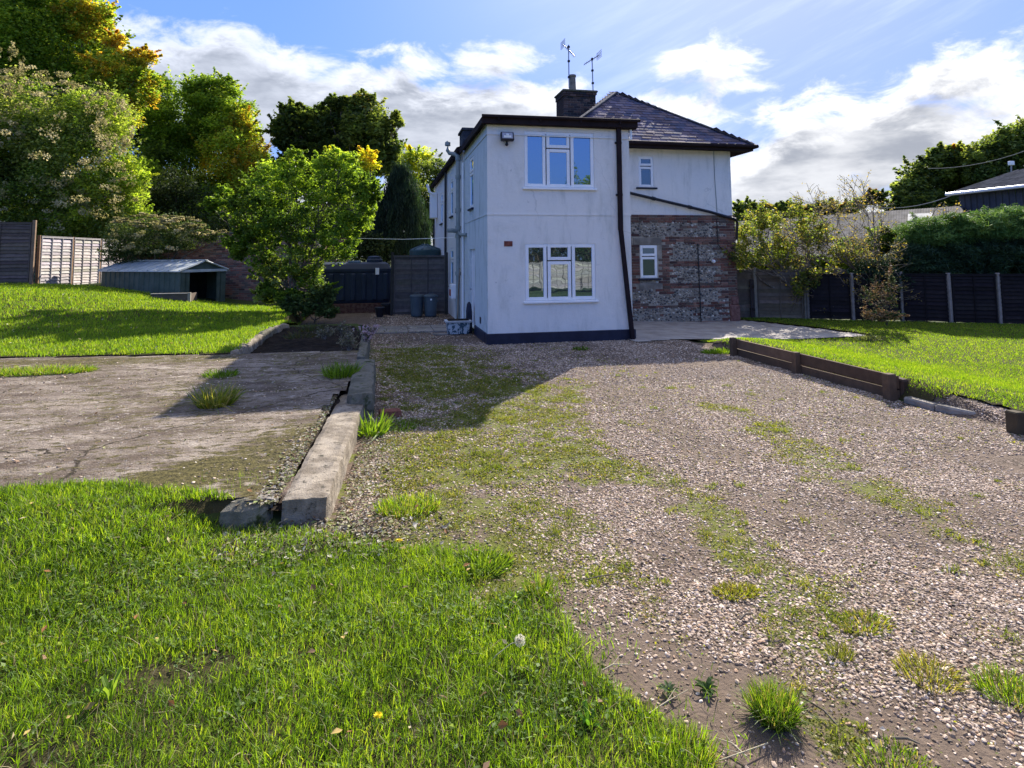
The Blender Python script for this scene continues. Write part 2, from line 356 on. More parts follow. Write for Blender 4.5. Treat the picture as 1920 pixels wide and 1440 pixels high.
# ------------------------------------------------------------------ terrain
def H(x, y):
    x = np.asarray(x, float); y = np.asarray(y, float)
    xk = np.where(y < 7.6, -.6+.062*(np.clip(y, 4.5, 7.6)-4.5), -.4); left = 1-sst(x, xk, xk+.12)
    slab = .17+.13*sst(y, 4.3, 11)
    fore = .155*sst(-x, .9, 1.5)*sst(y, 3.1, 4.6)
    L = np.where(y < 4.6, fore, np.where(y < 10.6, slab, .3+.65*sst(-x, 2.5, 10.5)*sst(y, 10.6, 19)-.12*sst(y, 16, 22)*(1-sst(-x, 5, 9))))
    L = np.where((y > 10.4) & (x > -2.3), .3*(1-sst(y, 15, 17)), L)
    Rr = -.12*sst(x, 5.5, 9.5)
    Rr = Rr + sst(x, 6.3, 6.5)*(1-sst(x, 6.6, 9.5))*.25*sst(y, 4.6, 6.8)*(1-sst(y, 10.3, 12))
    h = np.where(x < -.2, L*left+Rr*(1-left), Rr)
    dd = np.hypot(x, y)
    h = h + 5*sst(dd, 44, 130)*sst(x/(dd+1e-6), .35, .75)*(y > -5) + 3.*sst(dd, 32, 110)*sst(-x/(dd+1e-6), -.2, .5)
    return h
def gp(px, py, dz=0.):
    z = 0.
    for _ in range(12): p = gz(px, py, z); z = float(H(p[0], p[1]))
    p[2] = z+dz; return p
def wp(pts, z=0.): return [tuple(gz(a, b, z)[:2]) for a, b in pts]

def grid(name, xs, ys, zf, mat, maskf=None, colf=None, kind='structure', label=None):
    X, Y = np.meshgrid(xs, ys, indexing='ij'); Z = zf(X, Y); nx, ny = X.shape
    i = np.arange(nx*ny).reshape(nx, ny); f = np.stack([i[:-1, :-1], i[1:, :-1], i[1:, 1:], i[:-1, 1:]], -1).reshape(-1, 4)
    if maskf is not None:
        xc = (X[:-1, :-1]+X[1:, 1:])/2; yc = (Y[:-1, :-1]+Y[1:, 1:])/2; f = f[maskf(xc, yc).ravel()]
    V = np.stack([X, Y, Z], -1).reshape(-1, 3); used = np.unique(f); rm = np.full(len(V), -1); rm[used] = np.arange(len(used))
    o = mesh_np(name, V[used], rm[f], mat, None, colf(V[used][:, 0], V[used][:, 1]) if colf else None, True)
    return tag(o, label, None, None, kind)

LAWN_FRONT = wp([(0, 925), (430, 985), (600, 1010), (720, 1030), (850, 1040), (865, 1110), (900, 1150), (1010, 1110), (1080, 1190), (1120, 1270), (1230, 1340), (1310, 1450)]) + [(1.15, .6), (-6, .6), (-6, 5.05), (-2.6, 5.05)]
LAWN_LEFT = [(-16, 10.9), (-6, 11.0), (-4.1, 10.72), (-2.25, 10.45), (-2.3, 13.4), (-2.05, 16), (-2.2, 20.6), (-5, 21.4), (-9, 22.2), (-13, 24), (-17, 24)]
SLAB = [(-9, 4.75), (-1.8, 4.9), (-.98, 4.62), (-.8, 4.56), (-.5, 7.5), (-.36, 7.7), (-.3, 10.35), (-2.2, 10.45), (-4.1, 10.75), (-6, 11.05), (-9, 11.2)]
PATH = [(5.2, 12.1), (6.3, 12.35), (8.5, 12.5), (10.9, 12.42), (11.2, 12.7), (11.0, 14.2), (10.4, 16.2), (9.6, 17.6), (5.2, 17.6)]
LAWN_RIGHT = [(6.36, 10.35), (6.36, 6.75), (6.33, 6.2), (6.62, 5.9), (7.0, 5.25), (9, 4.2), (13, 2.5), (20, 2), (20, 12.5), (16.9, 13.3), (13.3, 15.4), (11.3, 16.9), (10.3, 18.3), (9.8, 18), (10.6, 16.2), (11.2, 14.2), (11.35, 12.7), (11.1, 12.2), (8.5, 12.3), (6.6, 12.1)]
def moss(x, y):
    """how mossy the gravel is, 0..1: bands between and beside the wheel tracks"""
    a = 1-sst(dline(x, y, [(.45, 4.2), (.9, 5.6), (1.3, 7.2), (.9, 9.5), (.5, 12)]), .3, 1.9)
    b = 1-sst(dline(x, y, [(1.7, 2.2), (2.2, 3.1), (2.2, 4.3), (1.8, 5.6), (2.6, 8.2)]), .05, .42)
    c = 1-sst(dline(x, y, [(3.6, 3.1), (3.8, 4.6), (4.0, 6.2), (3.9, 7.2)]), .05, .5)
    d = 1-sst(dline(x, y, [(2.8, 1.9), (3.1, 2.8)]), .02, .3)
    m_ = np.maximum.reduce([a, b*.8, c*.75, d*.5]); nz = fbm(x, y, 2.9, 5)
    return .9*sst(m_*1.0+(nz-.5)*1.7, .15, 1.0)
def dirtm(x, y):
    d = 1-sst(dline(x, y, [(.6, 3.9), (.95, 3.2), (1.15, 2.7), (1.5, 2.2), (2., 1.8)]), .1, .55)
    return sst(d+(fbm(x+5, y, 2.3, 4)-.5)*1.2, .4, .9)

mg, q, b = mat_new('gravel_ground'); a_ = q.new('ShaderNodeAttribute', attribute_name='Col'); tcn = q.new('ShaderNodeTexCoord'); v = tcn.outputs['Object']
sp = q.new('ShaderNodeSeparateColor'); q.l.new(a_.outputs['Color'], sp.inputs[0])
vo = q.new('ShaderNodeTexVoronoi'); vo.inputs['Scale'].default_value = 48; q.l.new(v, vo.inputs['Vector']); vs_ = q.new('ShaderNodeSeparateColor'); q.l.new(vo.outputs['Color'], vs_.inputs[0])
peb = q.mix(vs_.outputs[0], (.11, .08, .06), (.36, .28, .23)); peb = q.mix(q.ss(vo.outputs[0], .25, .6), peb, (.06, .042, .03))  # dark tone between pebbles paints in the shadows of the gaps
soilc = q.mix(q.noise(v, 8, 6, .7), (.1, .072, .052), (.22, .165, .125)); mossc = q.mix(q.noise(v, 14, 6, .7), (.06, .07, .014), (.19, .2, .04))
c = q.mix(q.ss(q.noise(v, 3.3, 5, .65), .38, .6), peb, soilc); c = q.mix(sp.outputs[1], c, soilc); c = q.mix(q.ss(q.m('ADD', q.m('MULTIPLY', sp.outputs[0], .95), q.m('MULTIPLY', q.m('SUBTRACT', q.noise(v, 11, 7, .75), .5), 2.4)), .45, .8), c, mossc)
q.put(b.inputs['Base Color'], c); b.inputs['Roughness'].default_value = .9; b.inputs['Specular IOR Level'].default_value = .1
bump(q, b, q.m('ADD', q.m('MULTIPLY', vo.outputs[0], -.25), q.noise(v, 28, 7, .75)), .018)
ml, q, b = mat_new('lawn_soil'); tcn = q.new('ShaderNodeTexCoord'); v = tcn.outputs['Object']
c = q.mix(q.ss(q.noise(v, 2.5, 7, .7), .35, .7), (.03, .03, .012), (.075, .06, .03)); q.put(b.inputs['Base Color'], c); b.inputs['Roughness'].default_value = .95; b.inputs['Specular IOR Level'].default_value = .05; bump(q, b, q.noise(v, 25, 5), .03)
ms, q, b = mat_new('old_slab_concrete'); tcn = q.new('ShaderNodeTexCoord'); v = tcn.outputs['Object']
mp = q.new('ShaderNodeMapping'); q.l.new(v, mp.inputs[0]); mp.inputs['Rotation'].default_value = (0, 0, .35); mp.inputs['Scale'].default_value = (1, 2.2, 1); v2 = mp.outputs[0]
c = q.mix(q.ss(q.noise(v2, 1.5, 9, .72), .36, .62), (.12, .09, .068), (.36, .3, .24)); c = q.mix(q.ss(q.noise(v2, 6, 7, .75), .46, .62), c, (.12, .09, .065))
c = q.mix(q.m('MULTIPLY', q.ss(q.noise(v, 26, 4, .7), .56, .7), .6), c, (.48, .45, .41))
a_ = q.new('ShaderNodeAttribute', attribute_name='Col'); sp = q.new('ShaderNodeSeparateColor'); q.l.new(a_.outputs['Color'], sp.inputs[0])
vc = q.new('ShaderNodeTexVoronoi', feature='DISTANCE_TO_EDGE'); vc.inputs['Scale'].default_value = .55; nzc = q.new('ShaderNodeTexNoise'); nzc.inputs['Scale'].default_value = 2.5; nzc.inputs['Detail'].default_value = 7; q.l.new(v, nzc.inputs['Vector'])
mvc = q.new('ShaderNodeMix', data_type='VECTOR'); mvc.inputs[0].default_value = .3; q.l.new(v, mvc.inputs[4]); q.l.new(nzc.outputs[1], mvc.inputs[5]); q.l.new(mvc.outputs[1], vc.inputs['Vector'])
c = q.mix(q.ss(vc.outputs[0], .006, .002), c, (.05, .04, .028))
c = q.mix(q.ss(q.noise(v2, 13, 8, .8), .53, .63), c, (.085, .062, .045)); c = q.mix(q.ss(q.noise(v, 3.3, 9, .8), .56, .66), c, (.46, .4, .33))
mm = q.ss(q.m('ADD', sp.outputs[0], q.m('MULTIPLY', q.m('SUBTRACT', q.noise(v2, 6, 9, .8), .5), 3.2)), .5, .75)
c = q.mix(mm, c, q.mix(q.ss(q.noise(v, 22, 6, .8), .35, .65), (.04, .035, .015), (.16, .135, .05)))
q.put(b.inputs['Base Color'], c); b.inputs['Roughness'].default_value = .9; b.inputs['Specular IOR Level'].default_value = .1
bump(q, b, q.m('ADD', q.noise(v2, 5, 8, .7), q.m('MULTIPLY', q.noise(v, 70, 4, .6), .5)), .035)
mpth = weath('path_concrete', (.27, .24, .22), (.38, .35, .32), 2., .92, 90, .006, third=((.16, .14, .12), 30, .55, .75))
mgr = weath('field_ground', (.03, .045, .012), (.07, .09, .03), .4, .95, 3, .05)

def cat(a, b, c): return np.concatenate([np.linspace(*a), np.linspace(*b)[1:], np.linspace(*c)[1:]])
grid('ground', cat((-500, -20, 30), (-20, 22, 150), (22, 500, 30)), cat((-300, -2, 25), (-2, 28, 110), (28, 700, 40)), lambda x, y: H(x, y)-.06-.28*((x > -2.5) & (x < -.1) & (y > 10.25) & (y < 15.2)), mgr, label='grassy ground stretching to the far hills')
inDR = lambda x, y: (x > -.36) & (x < 6.45) & (y > .5) & (y < 24) & ~((y > 12.6) & (x > 2.15)) | ((x > 6.2) & (x < 12) & (y > .5) & (y < 6.9)) | ((x > -3.5) & (x < .3) & (y < 5) & (y > .5)) | ((x > -2.4) & (x <= 2.1) & (y > 16.3) & (y < 24))
DZ = lambda x, y: H(x, y)+.018*(fbm(x, y, 1.3, 4)-.5)-.004
def drcol(x, y):
    c = np.zeros((len(x), 3)); c[:, 0] = np.maximum(moss(x, y), .9*sst(y, 8.2, 9.5)*(1-sst(x, .6, 2.6))*sst(fbm(x, y, 1.6), .35, .6)*(y < 12.5)); c[:, 1] = dirtm(x, y); return c
grid('gravel_driveway', np.arange(-3.5, 12, .07), np.arange(.5, 24, .07), DZ, mg, inDR, drcol, label='pale gravel driveway patched with moss leading to the house')
grid('front_lawn', np.arange(-6, 1.6, .06), np.arange(.6, 5.2, .06), lambda x, y: H(x, y)+.012+.03*(fbm(x, y, 2.5)-.5), ml, lambda x, y: inpoly(x, y, LAWN_FRONT), label='bright green front lawn at the bottom left')
grid('left_lawn', np.arange(-17, -1.6, .15), np.arange(10.3, 24.5, .15), lambda x, y: H(x, y)+.02, ml, lambda x, y: inpoly(x, y, LAWN_LEFT), label='sloping lawn behind the concrete slab in front of the shed')
grid('right_lawn', np.arange(6.3, 20, .12), np.arange(2, 18.5, .12), lambda x, y: H(x, y)+.02, ml, lambda x, y: inpoly(x, y, LAWN_RIGHT), label='mown lawn right of the gravel behind timber edging')
def slabcol(x, y):
    c = np.zeros((len(x), 3)); m1 = .85*(1-sst(dline(x, y, [(-.75, 4.8), (-.95, 5.5), (-.65, 6.0)]), .1, .9)); m2 = 1-sst(dline(x, y, [(-1.6, 5.0), (-1.2, 5.3)]), .1, .7)
    m3 = (1-sst(dline(x, y, [(-5, 7.75), (-.5, 7.85)]), .02, .3))*.6; m4 = (1-sst(dline(x, y, [(-8, 10.6), (-2.4, 10.1)]), .1, .8))*.75
    c[:, 0] = np.maximum(np.maximum.reduce([m1, m2, m3, m4]), .38+.5*(fbm(x, y, .8)-.45)); return c
grid('concrete_slab', np.arange(-9, -.2, .07), np.arange(4.4, 11.4, .07), lambda x, y: H(np.minimum(x, -.85), np.clip(y, 4.61, 10.5))+.004+.012*(fbm(x, y, 1.1)-.5)-.03*np.exp(-((y-7.8)/.03)**2), ms, lambda x, y: inpoly(x+.05*(fbm(x, y, 3)-.5), y, SLAB), slabcol, label='stained old concrete slab with moss patches')
# front face of the slab and its broken lip
t = MB()
ed = [(-9, 4.78), (-4, 4.85), (-1.8, 4.9), (-1.4, 4.78), (-.98, 4.64), (-.7, 4.54)]
for (a0, b0), (a1, b1) in zip(ed[:-1], ed[1:]): t.add([(a0, b0, -.05), (a1, b1, -.05), (a1, b1, .175), (a0, b0, .175), (a1, b1+.3, .165), (a0, b0+.3, .165)], [(0, 1, 2, 3), (3, 2, 4, 5)])
tag(t.build('slab_edge', M_conc), 'broken front lip of the old concrete slab above the grass', None, None, 'structure')
grid('concrete_path', np.arange(5.2, 11.4, .12), np.arange(12, 17.7, .12), lambda x, y: np.where(y > 12.2, H(x, np.maximum(y, 12.3)), 0)+.012, mpth, lambda x, y: inpoly(x, y, PATH), label='pale concrete path round the right corner of the house')
# paved strip behind the planting bed
t = MB(); x_ = -1.75
for wd in (.62, .9, .88, .6, .45):
    for k, y_ in enumerate((14.95, 15.62)):
        hh = .03+.006*random.random(); t.box((x_+.006, y_+.006, -.05), (x_+wd-.006, y_+.64, hh), (random.uniform(.8, 1.1),)*3, bev=.008)
    x_ += wd
tag(t.build('paved_path', weath('paving', (.2, .18, .155), (.3, .27, .235), 3, .9, 60, .004, attr=True), col=True), 'row of old paving slabs behind the planting bed', None, None, 'structure')

# ------------------------------------------------------------------ the house
house = thing('house', 'white rendered two-storey house with a flat-roofed extension and a slate hipped roof', 'house', (4, 16, 0))
X0, X1, Y1, YM, XR, YB = 2.15, 5.33, 12.59, 16.3, 10.14, 25.2
ZT = 4.62
def wall(u0, u1, z0, z1, holes, fn, depth=.11, thick=True):
    """quads of a wall plane with openings and reveals; fn(u, d, z) -> world, d = depth inwards"""
    us = sorted({u0, u1, *[h[0] for h in holes], *[h[1] for h in holes]}); zs = sorted({z0, z1, *[h[2] for h in holes], *[h[3] for h in holes]}); t = MB()
    for a, b in zip(us[:-1], us[1:]):
        for c, d in zip(zs[:-1], zs[1:]):
            if any(h[0] <= a and b <= h[1] and h[2] <= c and d <= h[3] for h in holes): continue
            t.add([fn(a, 0, c), fn(b, 0, c), fn(b, 0, d), fn(a, 0, d)], [(0, 1, 2, 3)])
    for (a, b, c, d) in holes:
        e = depth
        for p, q in (((a, c), (b, c)), ((b, c), (b, d)), ((b, d), (a, d)), ((a, d), (a, c))):
            t.add([fn(p[0], 0, p[1]), fn(q[0], 0, q[1]), fn(q[0], e, q[1]), fn(p[0], e, p[1])], [(3, 2, 1, 0)])
    return t
def window(fn, u0, u1, z0, z1, lay, name='window', sill=None, glass=None, d0=.014, parent=None, label=None, fw=.06, dark_sill=False, frame_mat=None):
    """lay: list of (a, b, c, d) sashes in fractions of the opening"""
    def bx(t, ua, ub, da, db, za, zb, bev=.006):
        s = MB(); s.box((ua, da, za), (ub, db, zb), bev=bev); t.add([fn(*p) for p in s.v], s.f)
    W, Hh = u1-u0, z1-z0; t = MB(); rects = [(u0+a*W, u0+b*W, z0+c*Hh, z0+d*Hh) for a, b, c, d in lay]
    bx(t, u0, u0+fw, d0, d0+.07, z0, z1); bx(t, u1-fw, u1, d0, d0+.07, z0, z1); bx(t, u0+fw, u1-fw, d0, d0+.07, z0, z0+fw); bx(t, u0+fw, u1-fw, d0, d0+.07, z1-fw, z1)
    for (a, b, c, d) in rects:                                        # sash rings, slightly proud of the frame
        k = .08
        bx(t, a+.012, a+k, d0-.012, d0+.045, c+.012, d-.012); bx(t, b-k, b-.012, d0-.012, d0+.045, c+.012, d-.012)
        bx(t, a+k, b-k, d0-.012, d0+.045, c+.012, c+k); bx(t, a+k, b-k, d0-.012, d0+.045, d-k, d-.012)
    o = t.build(name, frame_mat or M_pvc, parent or house)
    if label: o['label'] = label
    for (a, b, c, d) in rects:
        g_ = MB(); bx(g_, a+.076, b-.076, d0+.012, d0+.03, c+.076, d-.076, 0); g_.build('pane', glass or M_glass, o)
    if sill is not None:
        s = MB(); bx(s, u0-sill, u1+sill, -.06, d0+.02, z0-.05, z0-.004, .008); s.build('sill', M_black if dark_sill else M_pvc, o)
    bk = MB(); bx(bk, u0, u1, .109, .112, z0, z1, 0); bk.build('backing', M_dkplastic, o)
    return o
ffr = lambda Y: (lambda u, d, z: (u, Y+d, z))
fsd = lambda X: (lambda u, d, z: (X+d, u, z))
def FY(px, py, Y): p = gy(px, py, Y); return p[0], p[2]
def FX(px, py, X): p = gx(px, py, X); return p[1], p[2]
LAY3 = [(0, .31, 0, 1), (.31, .655, .0, .70), (.31, .655, .70, 1), (.655, 1, 0, 1)]
# extension front
wins = []
for (a, b, c, d) in ((983, 351, 1113, 250), (985, 565, 1116, 457)):
    xa, za = FY(a, b, Y1); xb, zb = FY(c, d, Y1); wins.append((xa, xb, za, zb))
fe = ffr(Y1); t = wall(X0, X1, .2, ZT, wins, fe)
# belt beads, flashing under the fascia
t.box((X0-.012, Y1-.012, 2.665), (X1+.012, Y1-.001, 2.69)); t.box((X0-.015, Y1-.018, 4.36), (X1+.015, Y1-.001, 4.385))
t.build('front_wall', M_render, house)
for k, wn in enumerate(wins): window(fe, *wn, LAY3, sill=.04, label=['upper white three-light window reflecting the blue sky', 'lower white three-light window reflecting a fence'][k], glass=M_glass)
# extension left side
fs = fsd(X0); u, z = FX(880, 300, X0)
sw = [(FX(879, 380, X0)[0]*0+14.55, 15.2, 2.98, 4.25)]; dw = (14.35, 15.25, .1, 1.98)
wl = MB()
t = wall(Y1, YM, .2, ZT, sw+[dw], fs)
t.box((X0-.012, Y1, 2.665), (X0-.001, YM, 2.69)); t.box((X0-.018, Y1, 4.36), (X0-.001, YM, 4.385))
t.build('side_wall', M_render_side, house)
window(fs, *sw[0], [(0, 1, 0, .7), (0, 1, .7, 1)], sill=.03, dark_sill=True)
dr = MB(); dr.box((X0+.05, dw[0], dw[2]), (X0+.09, dw[1], dw[3]), bev=.005)
for z_ in (.25, 1.1): dr.box((X0+.04, dw[0]+.12, z_), (X0+.051, dw[1]-.12, z_+.7), bev=.004)
dro = dr.build('door', M_pvc, house); MB().tube([(X0+.04, dw[1]-.1, 1.0), (X0+.0, dw[1]-.1, 1.0), (X0+.0, dw[1]-.22, 1.0)], .012).build('handle', M_metal, dro)
t = MB(); t.add([(X1, Y1, .2), (X1, YM, .2), (X1, YM, ZT), (X1, Y1, ZT)], [(0, 1, 2, 3)]); t.build('return_wall', M_render, house)
# plinth, black
t = MB(); t.box((X0-.03, Y1-.03, -.25), (X1+.06, Y1+.2, .215), bev=.012); t.box((X0-.03, Y1+.21, -.25), (X0+.2, 14.3, .215), bev=.012); t.box((X1-.1, Y1+.21, -.25), (X1+.06, YM-.02, .215), bev=.012)
t.build('plinth', M_black, house)
# flat roof and fascia
t = MB(); t.box((X0-.1, Y1-.14, ZT+.03), (X1+.12, YM-.1, ZT+.05)); t.build('flat_roof', weath('felt_roof', (.03, .03, .03), (.06, .06, .055), 3), house)
t = MB(); t.bar((X0-.13, Y1-.13, ZT+.02), (X1+.16, Y1-.13, ZT+.05), .03, .15, bev=.008); t.bar((X0-.12, Y1-.11, ZT+.02), (X0-.12, YM, ZT+.0), .03, .15, bev=.006); t.bar((X1+.15, Y1-.11, ZT+.05), (X1+.15, YM-.2, ZT+.02), .03, .15, bev=.006)
t.box((X0-.11, Y1-.115, ZT-.045), (X1+.135, Y1-.001, ZT-.03)); 
t.build('fascia', M_brownpipe, house)
t = MB(); t.tube([(X0-.14, Y1-.19, ZT+.1), (X1+.19, Y1-.19, ZT+.125)], .035, 8)
for k in range(4): t.box((X0+.2+k*.9, Y1-.2, ZT+.03), (X0+.23+k*.9, Y1-.15, ZT+.13))
t.build('gutter', M_brownpipe, house)
t = MB(); t.box((X1+.01, Y1-.06, ZT-.28), (X1+.06, Y1+.01, ZT-.03), bev=.01); t.build('soffit_bracket', M_pvc, house)
# downpipe on the front, kinked outwards below
xt = FY(1160, 250, Y1-.06)[0]
t = MB(); t.box((xt-.05, Y1-.1, 2.35), (xt+.05, Y1-.02, ZT+.04), bev=.012)
t.bar((xt, Y1-.06, 2.4), (xt+.22, Y1-.08, -.08), .085, .09, up=(0, 1, 0), bev=.01)
for z_ in (4.25, 3.1): t.box((xt-.075, Y1-.045, z_), (xt+.075, Y1-.002, z_+.04))
t.build('downpipe', M_brownpipe, house, label=None) if False else t.build('downpipe', M_brownpipe, house)
# vents
xa, za = FY(953, 457, Y1); t = MB(); t.box((xa-.09, Y1-.012, za-.055), (xa+.09, Y1+.005, za+.055), bev=.004)
for k in range(3):
    for j in range(2): t.box((xa-.075+k*.052, Y1-.018, za-.045+j*.048), (xa-.035+k*.052, Y1-.0125, za-.01+j*.048))
t.build('air_brick', weath('terracotta', (.16, .05, .04), (.28, .1, .075), 14), house)
t = MB(); t.box((X0-.012, 13.45, .33), (X0+.003, 13.6, .47), bev=.003); t.build('vent_grille', M_dkplastic, house)
# wing: long left wall behind
fw_ = fsd(X0-.03)
wh = [(17.0, 17.55, 3.1, 4.15), (21.9, 22.6, 3.0, 4.1), (18.6, 19.3, 3.05, 4.2), (18.5, 19.3, .9, 2.05), (22.6, 23.2, .95, 2.0)]
t = wall(YM, YB, -.1, 4.66, wh, fw_); t.add([(X0-.03, YB, -.1), (XR-3, YB, -.1), (XR-3, YB, 4.66), (X0-.03, YB, 4.66)], [(0, 3, 2, 1)]); t.add([(X0-.03, YM, 2.), (X0+.01, YM, 2.), (X0+.01, YM, 4.66), (X0-.03, YM, 4.66)], [(0, 1, 2, 3)])
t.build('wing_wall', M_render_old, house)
for wn in wh: window(fw_, *wn, [(0, 1, 0, .7), (0, 1, .7, 1)], sill=.05, dark_sill=True)
t = MB(); t.bar((X0-.16, YM-.0, 4.66), (X0-.16, YB, 4.66), .1, .1, bev=.02); t.bar((X0-.09, YM, 4.69), (X0-.09, YB, 4.69), .03, .15); t.build('wing_gutter', M_brownpipe, house)
t = MB(); t.add([(X0-.2, YM, 4.74), (X0-.2, YB+.2, 4.74), (4.6, YB+.2, 5.6), (4.6, YM, 5.6)], [(0, 1, 2, 3)]); t.add([(4.6, YM, 5.6), (4.6, YB+.2, 5.6), (8, YB+.2, 4.7), (8, YM, 4.7)], [(0, 1, 2, 3)]); t.build('wing_roof', M_brownpipe, house)
t = MB(); t.box((X0-.05, YM-.2, 4.76), (X0+1.2, YM+.6, 5.2), bev=.02); t.box((X0-.09, YM-.24, 5.17), (X0+1.24, YM+.64, 5.24), bev=.01); t.build('roof_upstand', weath('slate_cladding', (.025, .03, .045), (.06, .065, .08), 6, attr=False), house)
# pipes on the left wall
px_ = X0-.14; t = MB(); t.tube([(px_, 16.45, .05), (px_, 16.45, 2.4), (px_, 16.45, 4.55)], .062, 10)
for z_ in (1.3, 2.3, 2.52, 3.0, 3.9, 4.4): t.tube([(px_, 16.45, z_), (px_, 16.45, z_+.1)], .08, 10)
t.tube([(px_, 16.45, 2.48), (px_-.16, 16.4, 2.5), (px_-.3, 16.4, 2.5)], .06, 8); t.tube([(px_, 16.45, 2.45), (px_+.05, 16.2, 2.38), (px_+.13, 15.7, 2.36)], .045, 8)
t.build('soil_pipe', M_greypipe, house)
t = MB(); t.tube([(px_, 16.45, 4.5), (px_-.05, 16.5, 4.56), (px_-.12, 16.55, 4.6), (px_-.22, 16.6, 4.62), (px_-.27, 16.6, 4.7), (px_-.27, 16.6, 4.84)], .058, 10); t.lathe((px_-.27, 16.6, 4.82), [(.07, 0), (.08, .02), (.075, .1), (.02, .14)], 10); t.build('vent_cowl', M_greypipe, house)
t = MB(); t.tube([(X0-.05, 16.15, .1), (X0-.05, 16.15, 4.3)], .028, 8); t.build('waste_pipe', M_pvc, house)
t = MB(); t.tube([(X0-.09, 20.3, .0), (X0-.09, 20.3, 4.62)], .04, 8); t.build('wing_downpipe', M_dkplastic, house); t = MB(); t.tube([(X0-.09, 24.9, .0), (X0-.09, 24.9, 3.1)], .035, 8); t.build('wing_downpipe', M_dkplastic, house)
t = MB(); t.box((X0-.3, 23.9, 3.3), (X0-.04, 24.5, 4.3), bev=.02); t.tube([(X0-.2, 23.8, 4.2), (X0-.35, 23.8, 4.3), (X0-.45, 23.8, 4.6)], .05, 8); t.build('flue', M_pvc, house)
t = MB(); t.box((X0-.2, 17.6, .6), (X0-.035, 18.1, 1.0), bev=.01); t.build('meter_box', M_pvc, house)
t = MB(); t.box((X0-.215, 17.65, .68), (X0-.201, 17.95, .86)); t.build('meter_cover', weath('red_plastic', (.3, .06, .05), (.35, .08, .06)), house)
# main block
fm = ffr(YM)
uw = [FY(1198, 351, YM)[0], FY(1226, 351, YM)[0], FY(1198, 351, YM)[1], FY(1212, 293, YM)[1]]
lw = [FY(1200, 522, YM)[0], FY(1232, 522, YM)[0], FY(1200, 522, YM)[1], FY(1216, 460, YM)[1]]
ZF = FY(1280, 404, YM)[1]
t = wall(X1-.02, XR-.04, ZF, 4.98, [uw], fm); t.add([(XR-.04, YM, ZF), (XR-.04, YB, ZF), (XR-.04, YB, 4.98), (XR-.04, YM, 4.98)], [(0, 1, 2, 3)])
t.build('main_wall', M_render, house); t = MB(); 
window(fm, *uw, [(0, 1, 0, .68), (0, 1, .68, 1)], sill=.09, dark_sill=True, glass=M_glass2, label='small upper white casement above the black sloping pipe')
fl = ffr(YM-.05)
xc_ = FY(1338, 300, YM)[0]; t = MB(); t.tube([(xc_, YM-.012, 4.9), (xc_+.01, YM-.012, 4.), (xc_+.05, YM-.012, 3.05)], .01, 5); t.build('cable', M_greypipe, house)
p0, p1, p2 = FY(1178, 361, YM-.1), FY(1330, 397, YM-.1), FY(1379, 411, YM-.1)
t = MB(); t.tube([(p0[0]-.3, YM-.1, p0[1]+.06), (p1[0], YM-.1, p1[1]), (p2[0], YM-.1, p2[1]), (p2[0]+.1, YM-.02, p2[1]-.1), (p2[0]+.1, YM+.05, p2[1]-.6)], .042, 8)
for k in (.3, .75): t.tube([(p0[0]+(p1[0]-p0[0])*k-.04, YM-.1, p0[1]+(p1[1]-p0[1])*k+.01), (p0[0]+(p1[0]-p0[0])*k+.06, YM-.1, p0[1]+(p1[1]-p0[1])*k-.015)], .055, 8)
t.build('sloping_waste_pipe', M_dkplastic, house)
# brick and flint lower wall: every brick and flint is relief
bl = MB(); bl.box((X1-.1, YM+.0, -.2), (XR, YM+.3, ZF)); 
Hh = lw
t = wall(X1-.02, XR, -.2, ZF-.005, [lw], ffr(YM-.03)); t.add([(XR, YM-.03, -.2), (XR, YB, -.2), (XR, YB, ZF), (XR, YM-.03, ZF)], [(0, 1, 2, 3)]); t.add([(X1, YM-.03, ZF-.005), (XR, YM-.03, ZF-.005), (XR, YM, ZF-.005), (X1, YM, ZF-.005)], [(0, 1, 2, 3)]); t.build('mortar_bed', M_mortarl, house)
def isbrick(x, z, row):
    tt = .11*(row % 2); fx = (x-X1)/(XR-X1); fz = (z+.12)/(ZF+.12)
    if x > XR-.34-.23*((row//3) % 2)-tt: return fz > .13 or row % 2
    if fz > .935: return True
    jit = .02*(fbm(x*1.3, z, 1.)-.5)*2
    if .735+jit < fz < .80+jit and fx > .2: return True
    if .52+jit < fz < .575+jit and fx > .28: return True
    if .31+jit < fz < .365+jit and fx > .26: return True
    if .15 < fz < .178+jit and .2 < fx < .9: return True
    if fbm(x*3.1+5, z*7, 1., 2) > .77: return True
    if fz < .025: return True
    if x < lw[0] and .30 < fz < .82: return True
    if lw[1] < x < lw[1]+.45+tt-.12*((row//2) % 2) and .26 < fz < .8: return True
    if x < X1+.25+tt: return fz > .3
    return False
def palb(k): 
    c_ = np.array([(.19, .09, .07), (.15, .07, .058), (.23, .13, .1), (.1, .06, .055), (.17, .1, .08), (.13, .1, .085)])[rng.integers(0, 6, k)]; return c_*rng.uniform(.7, 1.2, (k, 1))
tb = MB(); bw, bh = .228, .078; row = 0; z_ = -.16; spots = []
lint = (FY(1188, 459, YM-.05), FY(1240, 446, YM-.05)); sub = (FY(1199, 542, YM-.05), FY(1240, 529, YM-.05))
def blocked(x, z): return (lw[0]-.02 < x < lw[1]+.02 and lw[2]-.06 < z < lw[3]+.02) or (lint[0][0]-.02 < x < lint[1][0]+.02 and lint[0][1]-.02 < z < lint[1][1]+.02) or (sub[0][0] < x < sub[1][0] and sub[0][1]-.03 < z < sub[1][1])
